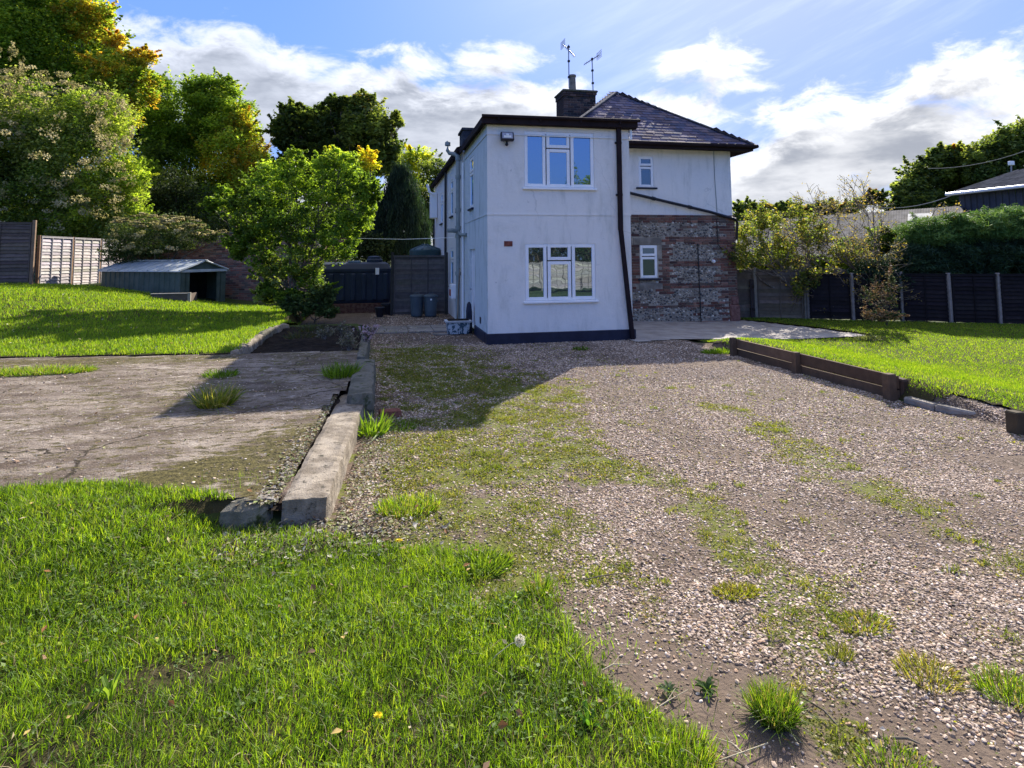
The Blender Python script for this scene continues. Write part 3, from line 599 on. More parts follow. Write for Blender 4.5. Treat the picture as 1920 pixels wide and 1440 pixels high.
while z_ < ZF-.05:
    x_ = X1-.02-(.114 if row % 2 else 0)
    while x_ < XR:
        w_ = bw*(.5 if row % 2 and random.random() < .4 else 1); xa, xb = max(x_, X1-.02), min(x_+w_, XR+.02); xm, zm = (xa+xb)/2, z_+bh/2
        if xb-xa > .05 and not (blocked(xm, zm) or blocked(xa+.03, zm) or blocked(xb-.03, zm)) and isbrick(xm, zm, row):
            dp = random.uniform(.012, .024); tb.box((xa+.005, YM-.03-dp, z_+.005), (xb-.005, YM-.02, z_+bh-.006), tuple(palb(1)[0]), bev=.006)
        x_ += w_
    z_ += bh; row += 1
tb.build('brickwork', M_brick, house, col=True)
# quoin side bricks (right return) as simple courses, flints
def ico():
    ph = (1+5**.5)/2; v = np.array([(-1, ph, 0), (1, ph, 0), (-1, -ph, 0), (1, -ph, 0), (0, -1, ph), (0, 1, ph), (0, -1, -ph), (0, 1, -ph), (ph, 0, -1), (ph, 0, 1), (-ph, 0, -1), (-ph, 0, 1)], float); v /= np.linalg.norm(v[0])
    return v, np.array([(0, 11, 5), (0, 5, 1), (0, 1, 7), (0, 7, 10), (0, 10, 11), (1, 5, 9), (5, 11, 4), (11, 10, 2), (10, 7, 6), (7, 1, 8), (3, 9, 4), (3, 4, 2), (3, 2, 6), (3, 6, 8), (3, 8, 9), (4, 9, 5), (2, 4, 11), (6, 2, 10), (8, 6, 7), (9, 8, 1)])
iv, if_ = ico(); stones = [(iv*rng.uniform(.72, 1.15, (12, 1)), [if_]) for _ in range(7)]
P, Sx = [], []
for _ in range(14000):
    x_, z_ = random.uniform(X1+.02, XR-.03), random.uniform(-.1, ZF-.03); row = int((z_+.16)/bh)
    if blocked(x_, z_) or isbrick(x_, z_, row): continue
    r_ = random.uniform(.022, .05)
    P.append((x_, z_, r_))
keep = []; cell = {}
for x_, z_, r_ in P:
    k = (int(x_/.11), int(z_/.11)); ok = True
    for i in (-1, 0, 1):
        for j in (-1, 0, 1):
            for (a, b_, c_) in cell.get((k[0]+i, k[1]+j), ()):
                if math.hypot(a-x_, b_-z_) < (c_+r_)*.82: ok = False
    if ok: keep.append((x_, z_, r_)); cell.setdefault(k, []).append((x_, z_, r_))
K = np.array(keep); fc = np.array([(.06, .055, .055), (.12, .1, .09), (.19, .165, .14), (.5, .46, .4), (.3, .24, .19), (.04, .04, .045)])[rng.choice(6, len(K), p=[.2, .2, .22, .17, .17, .04])]
scatter('flintwork', stones, np.stack([K[:, 0], np.full(len(K), YM-.036), K[:, 1]], 1), np.stack([K[:, 2], K[:, 2]*.6, K[:, 2]*.85], 1), rotmats(len(K), rng.uniform(0, .25, len(K)), rng.uniform(-.2, .2, len(K))), fc*rng.uniform(.7, 1.2, (len(K), 1)), M_flint, house)
t = MB(); t.box((lint[0][0], YM-.052, lint[0][1]), (lint[1][0], YM-.028, lint[1][1]), bev=.006); t.build('lintel', M_conc, house)
t = MB(); t.box((sub[0][0], YM-.042, sub[0][1]-.02), (sub[1][0], YM-.028, sub[1][1]-.02), bev=.004); t.build('cement_patch', M_conc, house)
window(fl, *lw, [(0, 1, 0, .66), (0, 1, .66, 1)], sill=.09, dark_sill=True, glass=M_glass2, label='small lower white casement in the brick and flint wall')
xr_ = FY(1307, 500, YM)[0]; t = MB(); t.tube([(xr_, YM-.075, FY(1307, 457, YM)[1]), (xr_+.03, YM-.075, -.1)], .016, 6); t.tube([(FY(1342, 420, YM)[0], YM-.06, 2.85), (FY(1342, 420, YM)[0]+.02, YM-.06, 2.1), (FY(1342, 420, YM)[0]+.13, YM-.06, 1.98)], .012, 5); t.build('earth_rod', M_dkplastic, house)
xv, zv = FY(1335, 490, YM); t = MB(); t.lathe((0, 0, 0), [(.05, 0), (.05, .06), (.03, .1)], 10); V_ = [(xv+a, YM-.05-c_, zv+b_) for a, b_, c_ in t.v]; t2 = MB(); t2.add(V_, t.f); t2.build('outside_tap', M_pvc, house)
# splayed foot of the corner
t = MB(); t.box((XR-.25, YM-.09, -.22), (XR+.07, YM+.2, .35), bev=.03); t.box((XR-.2, YM-.07, .35), (XR+.045, YM+.2, .6), bev=.03); t.build('corner_buttress', weath('brick_foot', (.13, .06, .05), (.22, .12, .1), 9, attr=False), house)
# hipped slate roof
xe0, xe1, ye, ze = 4.55, XR+.5, YM-.42, 4.98; h_ = (xe1-xe0)/2; APX = np.array([xe0+h_, ye+h_, ze+h_*.73]); yb = YB+.3
def plane_slates(o, eu, ev, L, inside, nm):
    """slates laid on a slope: o corner, eu along the eave, ev up the slope"""
    eu = eu/np.linalg.norm(eu); n_ = np.cross(eu, ev); n_ /= np.linalg.norm(n_); Lv = np.linalg.norm(ev); ev = ev/Lv; t = MB(); r_ = 0; v_ = 0.
    while v_ < Lv-.02:
        u_ = -.14*(r_ % 2)
        while u_ < L:
            uc, vc = u_+.14, v_+.11
            if inside(uc/L, vc/Lv):
                ua, ub = u_+.004, u_+.276; lf = .012+random.uniform(0, .012); k_ = np.array([(.13, .11, .15), (.1, .095, .14), (.17, .14, .17), (.08, .085, .13), (.15, .115, .13)][random.randrange(5)])*random.uniform(.75, 1.3)
                pts = [o+eu*a+ev*b_+n_*c_ for a, b_, c_ in ((ua, v_, lf), (ub, v_, lf), (ub, v_+.28, .001), (ua, v_+.28, .001), (ua, v_, lf-.01), (ub, v_, lf-.01))]
                t.add(pts, [(0, 1, 2, 3), (4, 5, 1, 0)], tuple(k_))
            u_ += .28
        v_ += .2; r_ += 1
    return t
rf = MB(); A_ = (xe0, ye, ze); B_ = (xe1, ye, ze); ap = tuple(APX-(0, 0, .012)); rb = (APX[0], yb, APX[2]-.012)
rf.add([A_, B_, ap], [(0, 1, 2)]); rf.add([B_, (xe1, yb, ze), rb, ap], [(0, 1, 2, 3)]); rf.add([A_, ap, rb, (xe0, yb, ze)], [(0, 1, 2, 3)])
rf.add([A_, B_, (xe1, yb, ze), (xe0, yb, ze)], [(3, 2, 1, 0)]); rfo = rf.build('roof', M_brownpipe, house)
t = plane_slates(np.array(A_), np.array([1., 0, 0]), APX-np.array([APX[0], ye, ze]), xe1-xe0, lambda u, v: v/2-.01 < u < 1-v/2+.01 and v < .99, '')
L2 = yb-ye; t2 = plane_slates(np.array(B_), np.array([0, 1., 0]), APX-np.array([xe1, APX[1], ze]), L2, lambda u, v: u*L2 > v*h_-.05 and v < .99, '')
t.add(t2.v, t2.f); t.c[-len(t2.v):] = t2.c
t3 = plane_slates(np.array((xe0, yb, ze)), np.array([0, -1., 0]), APX-np.array([xe0, APX[1], ze]), L2, lambda u, v: (1-u)*L2 > v*h_-.05 and v < .99, ''); t.add(t3.v, t3.f); t.c[-len(t3.v):] = t3.c
t.build('slates', M_slate, rfo, col=True)
t = MB()
for q0, q1 in ((A_, APX), (B_, APX), (APX, np.array(rb))):
    q0, q1 = np.array(q0), np.array(q1); nn = int(np.linalg.norm(q1-q0)/.42)
    for k in range(nn): t.bar(q0+(q1-q0)*k/nn+(0, 0, .028), q0+(q1-q0)*(k+.985)/nn+(0, 0, .034), .15, .05, bev=.015)
t.build('ridge_tiles', weath('ridge_tile', (.09, .085, .09), (.16, .15, .15), 8), rfo)
t = MB(); t.box((xe0, ye+.02, ze-.16), (xe1-.03, ye+.05, ze+.01)); t.box((xe1-.06, ye+.05, ze-.16), (xe1-.03, yb, ze+.01)); t.box((X1-.1, ye+.051, ze-.12), (xe1-.061, YM+.05, ze-.1)); t.build('eaves_board', M_brownpipe, house)
t = MB(); t.tube([(xe0, ye-.05, ze-.03), (xe1+.07, ye-.05, ze-.03)], .055, 8); t.tube([(xe1+.04, ye-.08, ze-.035), (xe1+.04, yb, ze-.035)], .055, 8); t.build('main_gutter', M_brownpipe, house)
# chimney
cy0 = 18.6; xa, za = FY(1058, 217, cy0); xb, zb = FY(1117, 169, cy0); tb = MB(); z_ = 4.8; row = 0
core = MB(); core.box((xa+.012, cy0+.012, 4.8), (xb-.012, cy0+.9, zb-.08)); core.build('chimney_core', M_mortar, house)
while z_ < zb-.1:
    pr = .03 if z_ > zb-.32 else 0
    x_ = xa-pr-(.11 if row % 2 else 0)
    while x_ < xb+pr:
        a1, b1 = max(x_, xa-pr), min(x_+.22, xb+pr)
        if b1-a1 > .04: tb.box((a1+.004, cy0-pr, z_+.004), (b1-.004, cy0+.1, z_+.072), tuple(np.array([(.05, .04, .045), (.08, .055, .05), (.035, .035, .04), (.11, .07, .06)][random.randrange(4)])*random.uniform(.7, 1.4)), bev=.006)
        x_ += .22
    y_ = cy0+.1
    while y_ < cy0+.88: tb.box((xa-pr, y_+.004, z_+.004), (xa+.05, min(y_+.21, cy0+.9), z_+.072), (.06, .045, .045), bev=.005); tb.box((xb-.05, y_+.004, z_+.004), (xb+pr, min(y_+.21, cy0+.9), z_+.072), (.05, .04, .045), bev=.005); y_ += .22
    z_ += .076; row += 1
cho = tb.build('chimney', M_brick, house, col=True)
t = MB(); t.box((xa-.06, cy0-.06, zb-.09), (xb+.06, cy0+.96, zb-.02), bev=.02); t.build('chimney_cap', M_concdk, cho)
xp, zp = FY(1073, 141, cy0+.4); t = MB(); t.lathe((xp, cy0+.4, zb-.03), [(.13, 0), (.12, .1), (.105, zp-zb-.06), (.125, zp-zb-.03), (.125, zp-zb+.03), (.1, zp-zb+.03)], 14); t.build('chimney_pot', weath('old_pot', (.14, .13, .12), (.25, .22, .19), 7), cho)

# aerials, floodlight
def aerial(base, top, boom, label, grid_=True):
    t_ = thing('tv_aerial', label, 'aerial', tuple(base), 'aerials on the chimney'); b_ = np.array(base); q_ = np.array(top)
    MB().tube([b_, q_], .018, 6).build('mast', M_metal, t_)
    t = MB(); p0, p1 = np.array(boom[0]), np.array(boom[1]); t.tube([p0, p1], .012, 5); d = (p1-p0)
    for k in range(9): c_ = p0+d*(.12+.82*k/8); l_ = .09+.05*(k/8); t.tube([c_-(0, l_, 0), c_+(0, l_, 0)], .006, 4); t.tube([c_-(0, 0, .05), c_+(0, 0, .05)], .005, 4)
    t.build('boom', M_metal, t_)
    t = MB(); c_ = p0
    for k in range(-2, 3): t.tube([c_+(0, -.22, k*.055), c_+(0, .22, k*.055)], .006, 4); t.tube([c_+(-.02, k*.1, -.12), c_+(-.02, k*.1, .12)], .006, 4)
    t.build('reflector', M_metal, t_)
    for z_ in (.25, .62, .95): t = MB(); c_ = b_+(q_-b_)*z_; t.box(c_-(.035, .035, .03), c_+(.035, .035, .03)); t.build('clamp', M_dkplastic, t_)
    return t_
a3 = lambda px, py, Y=cy0+.2: np.array(gy(px, py, Y))
aerial(a3(1067, 165, cy0-.03), a3(1066, 84, cy0-.03), (a3(1056, 83, cy0-.2), a3(1078, 106, cy0+.2)), 'taller thin television aerial on the left of the chimney')
aerial(a3(1112, 172, cy0+.3), a3(1110, 108, cy0+.3), (a3(1124, 103, cy0+.1), a3(1095, 121, cy0+.6)), 'shorter thin television aerial on the right of the chimney')
xf, zf = FY(951, 256, Y1-.14); fl_ = thing('floodlight', 'black square floodlight on the wall beside the upper window', 'floodlight', (xf, Y1, zf))
t = MB(); Mx = np.array([[1, 0, 0], [0, .94, .34], [0, -.34, .94]]); 
def fbx(a, b_, bev=.01): s = MB(); s.box(a, b_, bev=bev); t.add((np.array(s.v)@Mx.T)+(xf, Y1-.14, zf), s.f)
fbx((-.14, -.04, -.095), (.14, .05, .095), .012)
for k in range(7): fbx((-.11+k*.035, .05, -.08), (-.1+k*.035, .08, .08), .001)
t.build('housing', M_dkplastic, fl_); t = MB(); fbx((-.112, -.046, -.07), (.112, -.0415, .07), .001); t.build('lens', glassmat('lamp_glass', (.35, .3, .26), .1), fl_)
t = MB(); fbx((-.08, -.052, -.055), (.08, -.047, .0), .002); fbx((-.03, -.055, -.005), (.03, -.0525, .04), .002); t.build('reflector', weath('lamp_reflector', (.7, .68, .62), (.8, .78, .72)), fl_)
t = MB(); t.tube([(xf, Y1-.1, zf-.1), (xf, Y1-.06, zf-.15), (xf, Y1-.002, zf-.15)], .02, 8); t.lathe((xf, Y1-.09, zf-.19), [(.02, 0), (.035, .03), (.03, .06)], 10); t.build('bracket', M_dkplastic, fl_)

# ------------------------------------------------------------------ low walls, kerbs, bed
def rough_block(name, lo, hi, mat, label, cat, seed=0, n_=(4, 24, 3), amp=.012, group=None, parent=None, shear=0.):
    """a block with worn uneven faces"""
    lo, hi = np.array(lo, float), np.array(hi, float); t = MB(); nx, ny, nz = n_; idx = {}
    def vid(i, j, k):
        if (i, j, k) not in idx:
            p = lo+(hi-lo)*np.array([i/nx, j/ny, k/nz]); q = p.copy()
            e = sum([i in (0, nx), j in (0, ny), k in (0, nz)])
            c_ = (lo+hi)/2; d_ = np.array([fbm(p[0]*9+seed, p[1]*7+p[2]*5, 1., 3)-.5, fbm(p[1]*6+seed+9, p[2]*8+p[0]*9, 1., 3)-.5, fbm(p[0]*8+3+seed, p[1]*5, 1., 3)-.5])*amp*2.6
            if e >= 2:
                for a in range(3):
                    if (i in (0, nx), j in (0, ny), k in (0, nz))[a]: q[a] += (amp*.9) * (1 if p[a] < c_[a] else -1)
            q += d_; q[0] += shear*(q[1]-lo[1]); idx[(i, j, k)] = len(t.v); t.v.append(q.tolist()); t.c.append((1, 1, 1))
        return idx[(i, j, k)]
    for a in range(nx):
        for b_ in range(ny):
            t.f.append((vid(a, b_, nz), vid(a+1, b_, nz), vid(a+1, b_+1, nz), vid(a, b_+1, nz)))
            t.f.append((vid(a, b_, 0), vid(a, b_+1, 0), vid(a+1, b_+1, 0), vid(a+1, b_, 0)))
    for a in range(nx):
        for k in range(nz):
            t.f.append((vid(a, 0, k), vid(a+1, 0, k), vid(a+1, 0, k+1), vid(a, 0, k+1))); t.f.append((vid(a, ny, k), vid(a, ny, k+1), vid(a+1, ny, k+1), vid(a+1, ny, k)))
    for b_ in range(ny):
        for k in range(nz):
            t.f.append((vid(0, b_, k), vid(0, b_, k+1), vid(0, b_+1, k+1), vid(0, b_+1, k))); t.f.append((vid(nx, b_, k), vid(nx, b_+1, k), vid(nx, b_+1, k+1), vid(nx, b_, k+1)))
    o = t.build(name, mat, parent, smooth=False, loc=((lo+hi)/2*np.array([1, 1, 0])+np.array([0, 0, lo[2]])) if parent is None else None)
    return tag(o, label, cat, group)
rough_block('kerb_wall', (-.65, 4.5, -.12), (-.335, 7.72, .185), M_kerb, 'long grey concrete kerb wall nearest the camera beside the slab', 'kerb', 3, (6, 44, 4), .012, shear=.062)
rough_block('kerb_wall', (-.36, 7.15, -.12), (-.07, 9.5, .31), M_concdk, 'mossy concrete kerb wall between the front kerb and the planting bed', 'kerb', 8, (5, 30, 4), .018)
rough_block('kerb_wall', (-.36, 9.53, -.1), (-.2, 12.75, .35), M_concdk, 'narrow kerb wall on the right side of the planting bed', 'kerb', 12, (2, 26, 4), .02)
rough_block('kerb_wall', (-1.04, 4.46, -.12), (-.69, 4.95, .165), M_concdk, 'broken stub of dark concrete left of the front kerb', 'kerb', 15, (4, 5, 3), .03)
# left wall of the bed, running back on a slant
t = MB(); pl = [(-2.28, 10.4, .33), (-2.3, 11.6, .34), (-2.3, 12.8, .36), (-2.22, 13.9, .35), (-2.1, 14.9, .27)]
bw_o = thing('bed_wall', 'crumbling low concrete wall between the left lawn and the planting bed', 'low wall', (-2.25, 12, 0))
for k, (p, q_) in enumerate(zip(pl[:-1], pl[1:])):
    rough_block('wall_section', (p[0]-.08, p[1]+.01, -.05), (p[0]+.09, q_[1]-.01, (p[2]+q_[2])/2+random.uniform(-.02, .02)), M_kerb if k != 2 else M_concdk, None, None, 20+k, (3, 12, 3), .03, parent=bw_o, shear=(q_[0]-p[0])/(q_[1]-p[1]))
grid('soil_strip', np.arange(-.95, -.05, .05), np.arange(4.5, 10.4, .05), lambda x, y: .17+.13*sst(y, 4.3, 11)-.065+.025*fbm(x, y, 6), M_soil, lambda x, y: ((x < -.6+.062*(y-4.5)) & (y < 7.65)) | ((y >= 7.65) & (x < -.36)), label='thin strip of dark soil between the slab and the kerbs')
grid('planting_bed', np.arange(-2.32, -.2, .06), np.arange(10.35, 15, .06), lambda x, y: .1+.12*fbm(x, y, 3, 5)+.14*sst(y, 12.3, 13.6)*fbm(x+3, y, 2.), M_soil, lambda x, y: inpoly(x, y, [(-2.3, 10.42), (-.3, 10.42), (-.3, 12.8), (-.6, 14.9), (-2.15, 14.9)]), label='dark bare soil of the planting bed between low walls')
t = MB(); p = gp(730, 782); t.box((-.11, -.055, 0), (.13, .055, .075), bev=.008); t.box((-.1, .06, .0), (.12, .15, .06), bev=.008)
o = t.build('loose_brick', weath('old_brick', (.13, .05, .035), (.24, .1, .07), 14, .9)); o.location = tuple(p); o.rotation_euler.z = .15; tag(o, 'loose red brick lying on the moss by the kerb', 'brick')

# ------------------------------------------------------------------ timber edging right
ed_ = thing('timber_edging', 'low two-board timber edging with three posts holding up the right lawn', 'edging', (6.28, 8.4, 0))
te = MB()
for z_, hh in ((-.06, .17), (.12, .165)):
    for ya, yb_ in ((6.62, 8.42), (8.425, 10.2)):
        tt_ = MB(); tt_.bar((6.3, ya, z_+hh/2), (6.3+random.uniform(-.01, .01), yb_, z_+hh/2+random.uniform(-.006, .006)), .045, hh-.006, bev=.006, col=tuple(np.array((.13, .085, .055))*random.uniform(.7, 1.2))); tt_.build('board', M_wood, ed_, col=True)
for y_, s_ in ((10.16, .1), (8.44, .1), (6.66, .12)):
    tt_ = MB(); tt_.box((6.27-s_, y_-s_/2, -.2), (6.272, y_+s_/2, .31), bev=.012, col=(.11, .075, .05)); tt_.build('post', M_wood, ed_, col=True)
tt_ = MB(); tt_.bar((6.39, 6.6, .08), (6.36, 6.8, .1), .12, .32, bev=.02, col=(.06, .04, .03)); tt_.build('rotten_end', M_wood, ed_, col=True)
t = MB(); pp = [(6.3, 6.5), (6.32, 6.1), (6.45, 5.7), (6.75, 5.35)]
for a, b_ in zip(pp[:-1], pp[1:]): t.bar((*a, .02), (*b_, .015), .13, .09, bev=.02)
tag(t.build('lawn_kerb', M_conc, loc=(6.4, 6, 0)), 'short run of buried concrete kerb at the front corner of the right lawn', 'kerb')
p = gp(1906, 803); e2 = thing('timber_edging', 'end of a dark timber edging at the far right with one square post', 'edging', tuple(p))
tt_ = MB(); tt_.box(p-(.07, .07, .1), p+(.04, .06, .22), bev=.012, col=(.07, .055, .035)); tt_.build('post', M_wood, e2, col=True)
for k in range(2):
    tt_ = MB(); tt_.bar(p+(.05, 0, .04+.11*k), p+(2.2, -.9, .04+.11*k), .05, .1, bev=.008, col=(.1, .07, .045)); tt_.build('board', M_wood, e2, col=True)

# ------------------------------------------------------------------ fences
def fence_panel(parent, p, q_, zb, ht, col, nb=4, face=1, slat=.105, cap=True, dz=0.):
    """overlapping waney boards from p to q with battens and a cap"""
    p, q_ = np.array(p, float), np.array(q_, float); L = np.linalg.norm(q_-p); d = (q_-p)/L; nn = np.array([d[1], -d[0]])*face; t = MB()
    def P3(u, w_, z): return (p[0]+d[0]*u+nn[0]*w_, p[1]+d[1]*u+nn[1]*w_, zb+z+dz*u/L)
    def bx3(u0_, u1_, w0, w1, z0, z1, c_, bev=.0):
        s = MB(); s.box((u0_, w0, z0), (u1_, w1, z1), bev=bev); t.add([P3(*v) for v in s.v], [f[::-1] for f in s.f] if face > 0 else s.f, c_)
    z_ = .02
    while z_ < ht-.04:
        h1 = slat*random.uniform(.9, 1.15); c_ = tuple(np.array(col)*random.uniform(.65, 1.2)*np.array([1, random.uniform(.93, 1.03), random.uniform(.88, 1.05)]))
        m_ = 7; vs = []
        for k in range(m_+1):
            u = L*k/m_; wv = random.uniform(-.012, .008)
            vs += [P3(u, .032, z_+wv), P3(u, .002, min(z_+h1+.012, ht)), P3(u, -.006, min(z_+h1+.012, ht)), P3(u, .008, z_+wv)]
        fs = []
        for k in range(m_):
            a = k*4; fs += [(a, a+4, a+5, a+1), (a+1, a+5, a+6, a+2), (a+2, a+6, a+7, a+3), (a+3, a+7, a+4, a)]
        t.add(vs, fs, c_); z_ += h1
    for k in range(nb+1):
        u = .02+(L-.06)*k/nb; bx3(u, u+.03, .024, .05, 0, ht-.01, tuple(np.array(col)*random.uniform(.6, .9)), .003)
    bx3(0, L, .0, .052, ht-.012, ht+.03, tuple(np.array(col)*.9), .004)
    if cap: bx3(-.01, L+.01, -.03, .06, ht+.032, ht+.05, tuple(np.array(col)*.8), .004)
    return t.build('panel', M_wood, parent, col=True)
def fence(name, label, pts, zf, ht, col, post_h, face=1, postc=None, pw=.09, group=None, nb=4, **k):
    f = thing(name, label, 'fence', (pts[0][0], pts[0][1], 0), group); pts = np.array(pts, float)
    for i in range(len(pts)-1):
        d = (pts[i+1]-pts[i]); d /= np.linalg.norm(d); za, zb_ = zf(*pts[i]), zf(*pts[i+1])
        fence_panel(f, pts[i]+d*pw*.55, pts[i+1]-d*pw*.55, za, ht, col, nb, face, dz=zb_-za, **k)
    for i in range(len(pts)):
        x_, y_ = pts[i]; z_ = zf(x_, y_); tt_ = MB(); c_ = tuple(np.array(postc or col)*random.uniform(.75, 1.2)); dx_ = random.uniform(-.02, .02)
        tt_.bar((x_, y_, z_-.3), (x_+dx_, y_, z_+post_h+random.uniform(-.02, .03)), pw, pw, up=(0, 1, 0), bev=.008, col=c_); tt_.build('post', M_wood, f, col=True)
    return f
Hf = lambda x, y: float(H(x, y))
# left: dark panels, then sunlit lower panels
fence('timber_fence', 'dark brown waney-lap fence at the far left edge above the lawn', [(-14.6, 22.3), (-12.75, 22.4), (-10.95, 22.5)], lambda x, y: 1.08, 1.86, (.14, .11, .095), 1.98, postc=(.22, .15, .1), nb=2)
fence('timber_fence', 'weathered pale grey fence panels beside the shed, partly lit by the sun', [(-11.0, 22.95), (-10.75, 24.6), (-10.55, 26.3), (-10.35, 28.)], lambda x, y: .62, 1.9, (.44, .41, .39), 1.95, postc=(.24, .15, .09), pw=.08, nb=3)
# fence by the tank
fence('timber_fence', 'dark lap fence panel closing the yard between tank and house', [(.32, 19.6), (2.02, 19.45)], lambda x, y: 0.0, 1.8, (.13, .12, .12), 1.95, postc=(.05, .05, .05), nb=3, slat=.08)
# right boundary fence: corner by the house, then long dark run
cr = [tuple(gz(a, b_, -.1)[:2]) for a, b_ in ((1382, 594), (1416, 599))]
rf_pts = [tuple(gz(a, b_, -.12)[:2]) for a, b_ in ((1512, 601), (1600, 600), (1693, 601), (1784, 605), (1876, 607), (1985, 609))]
fence('timber_fence', 'brown lap fence panels behind the apple tree right of the house', [(9.9, 17.2), (11.15, 16.9), (12.4, 16.3)], lambda x, y: -.12, 1.42, (.17, .14, .11), 1.5, postc=(.25, .22, .18), pw=.1, nb=2)
fence('timber_fence', 'long dark fence with pale posts under the conifer hedge on the right', [(12.45, 16.25)]+rf_pts[1:], lambda x, y: -.12, 1.3, (.024, .02, .022), 1.38, postc=(.26, .22, .19), pw=.085, nb=2)
gt = thing('garden_gate', 'dark low gate in the fence corner right of the house', 'gate', (10.3, 16.9, -.1))
gp0, gp1 = np.array(gz(1384, 592, -.1)), np.array(gz(1413, 596, -.1))
for k in range(5):
    a = gp0+(gp1-gp0)*(k/5+.01); b_ = gp0+(gp1-gp0)*((k+1)/5-.01); tt_ = MB(); tt_.bar((a+b_)/2-(0, .05, 0), (a+b_)/2-(0, .05, -1.15), .12, .02, up=(0, 1, 0), bev=.003, col=(.05, .04, .04)); tt_.build('board', M_wood, gt, col=True)
for z_ in (.25, .95):
    tt_ = MB(); tt_.bar(gp0-(0, .09, -z_), gp1-(0, .09, -z_), .03, .08, bev=.004, col=(.06, .05, .05)); tt_.build('rail', M_wood, gt, col=True)

# ------------------------------------------------------------------ shed
sh = thing('metal_shed', 'low green-grey metal shed with a dark open doorway and ribbed white roof', 'shed', (-7, 21.6, 0))
s0 = at(188, 566, 21.3); s1 = at(337, 570, 19.7); sx0, sy0 = s0[0], s0[1]; 
dl = np.array([s1[0]-s0[0], s1[1]-s0[1]]); Ls = np.linalg.norm(dl); dl /= Ls; dn_ = np.array([-dl[1], dl[0]]); zb_, hs, wd_ = .12, 1.3, 1.75
# make the gable end face the camera's right
def SP(u, w_, z): return (sx0+dl[0]*u+dn_[0]*w_, sy0+dl[1]*u+dn_[1]*w_, zb_+z)
M_shed = weath('green_grey_sheet', (.055, .08, .06), (.09, .115, .09), 3, .5, 20, .0005, third=((.06, .05, .04), 12, .66, .8)); M_shedw = weath('white_sheet', (.42, .45, .44), (.58, .6, .58), 3, .4, 20, .0005, third=((.2, .2, .17), 10, .62, .78))
t = MB(); nr = int(Ls/.24)
for k in range(nr):
    a, b_ = Ls*k/nr, Ls*(k+1)/nr; t.add([SP(a, 0, 0), SP(b_-.03, 0, 0), SP(b_-.03, 0, hs), SP(a, 0, hs), SP(b_-.015, -.018, 0), SP(b_-.015, -.018, hs), SP(b_, 0, 0), SP(b_, 0, hs)], [(0, 1, 2, 3), (1, 4, 5, 2), (4, 6, 7, 5)])
t.add([SP(0, 0, 0), SP(0, wd_, 0), SP(0, wd_, hs), SP(0, 0, hs), SP(Ls, wd_, 0), SP(Ls, wd_, hs)], [(0, 3, 2, 1), (1, 2, 5, 4)]); t.add([SP(0, 0, hs), SP(0, wd_, hs), SP(0, wd_/2, hs+.27)], [(0, 1, 2)])
t.build('wall', M_shed, sh)
t = MB(); da, db = .38, 1.32
for a, b_ in ((0, .17), (.18, da-.05), (db+.05, 1.52), (1.53, wd_)): t.add([SP(Ls, a, 0), SP(Ls, b_, 0), SP(Ls, b_, hs), SP(Ls, a, hs), SP(Ls+.012, a+.02, 0), SP(Ls+.012, b_-.02, 0), SP(Ls+.012, b_-.02, hs), SP(Ls+.012, a+.02, hs)], [(0, 1, 2, 3), (4, 5, 6, 7)])
t.add([SP(Ls, 0, hs), SP(Ls, wd_, hs), SP(Ls, wd_/2, hs+.27)], [(0, 1, 2)])
t.build('gable_wall', M_shed, sh)
t = MB()
def sbar(a, b_, w1, h1): t.bar(SP(*a), SP(*b_), w1, h1, bev=.004)
sbar((Ls+.03, da-.03, 0), (Ls+.03, da-.03, 1.23), .07, .05); sbar((Ls+.03, db+.03, 0), (Ls+.03, db+.03, 1.23), .07, .05); sbar((Ls+.03, -.02, 1.27), (Ls+.03, wd_+.02, 1.27), .05, .09)
sbar((Ls+.02, .0, 0), (Ls+.02, 0, hs), .06, .04)
t.build('door_frame', M_shedw, sh)
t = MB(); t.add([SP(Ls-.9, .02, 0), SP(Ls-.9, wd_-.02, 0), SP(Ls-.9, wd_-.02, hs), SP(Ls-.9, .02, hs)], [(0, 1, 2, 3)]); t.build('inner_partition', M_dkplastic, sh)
t = MB()
for sgn in (0, 1):
    wa, wb_ = (-.09, wd_/2) if sgn == 0 else (wd_+.09, wd_/2); za, zc = hs-.03, hs+.29
    t.add([SP(-.08, wa, za), SP(Ls+.08, wa, za), SP(Ls+.08, wb_, zc), SP(-.08, wb_, zc), SP(-.08, wa, za-.03), SP(Ls+.08, wa, za-.03)], [(0, 1, 2, 3), (4, 5, 1, 0)] if sgn == 0 else [(0, 3, 2, 1), (0, 1, 5, 4)])
    for k in range(9):
        u = -.05+(Ls+.08)*k/8; t.bar(SP(u, wa, za+.015), SP(u, wb_, zc+.015), .05, .05, bev=.008)
t.bar(SP(-.1, wd_/2, hs+.32), SP(Ls+.1, wd_/2, hs+.32), .12, .03, bev=.006)
t.build('roof', M_shedw, sh)
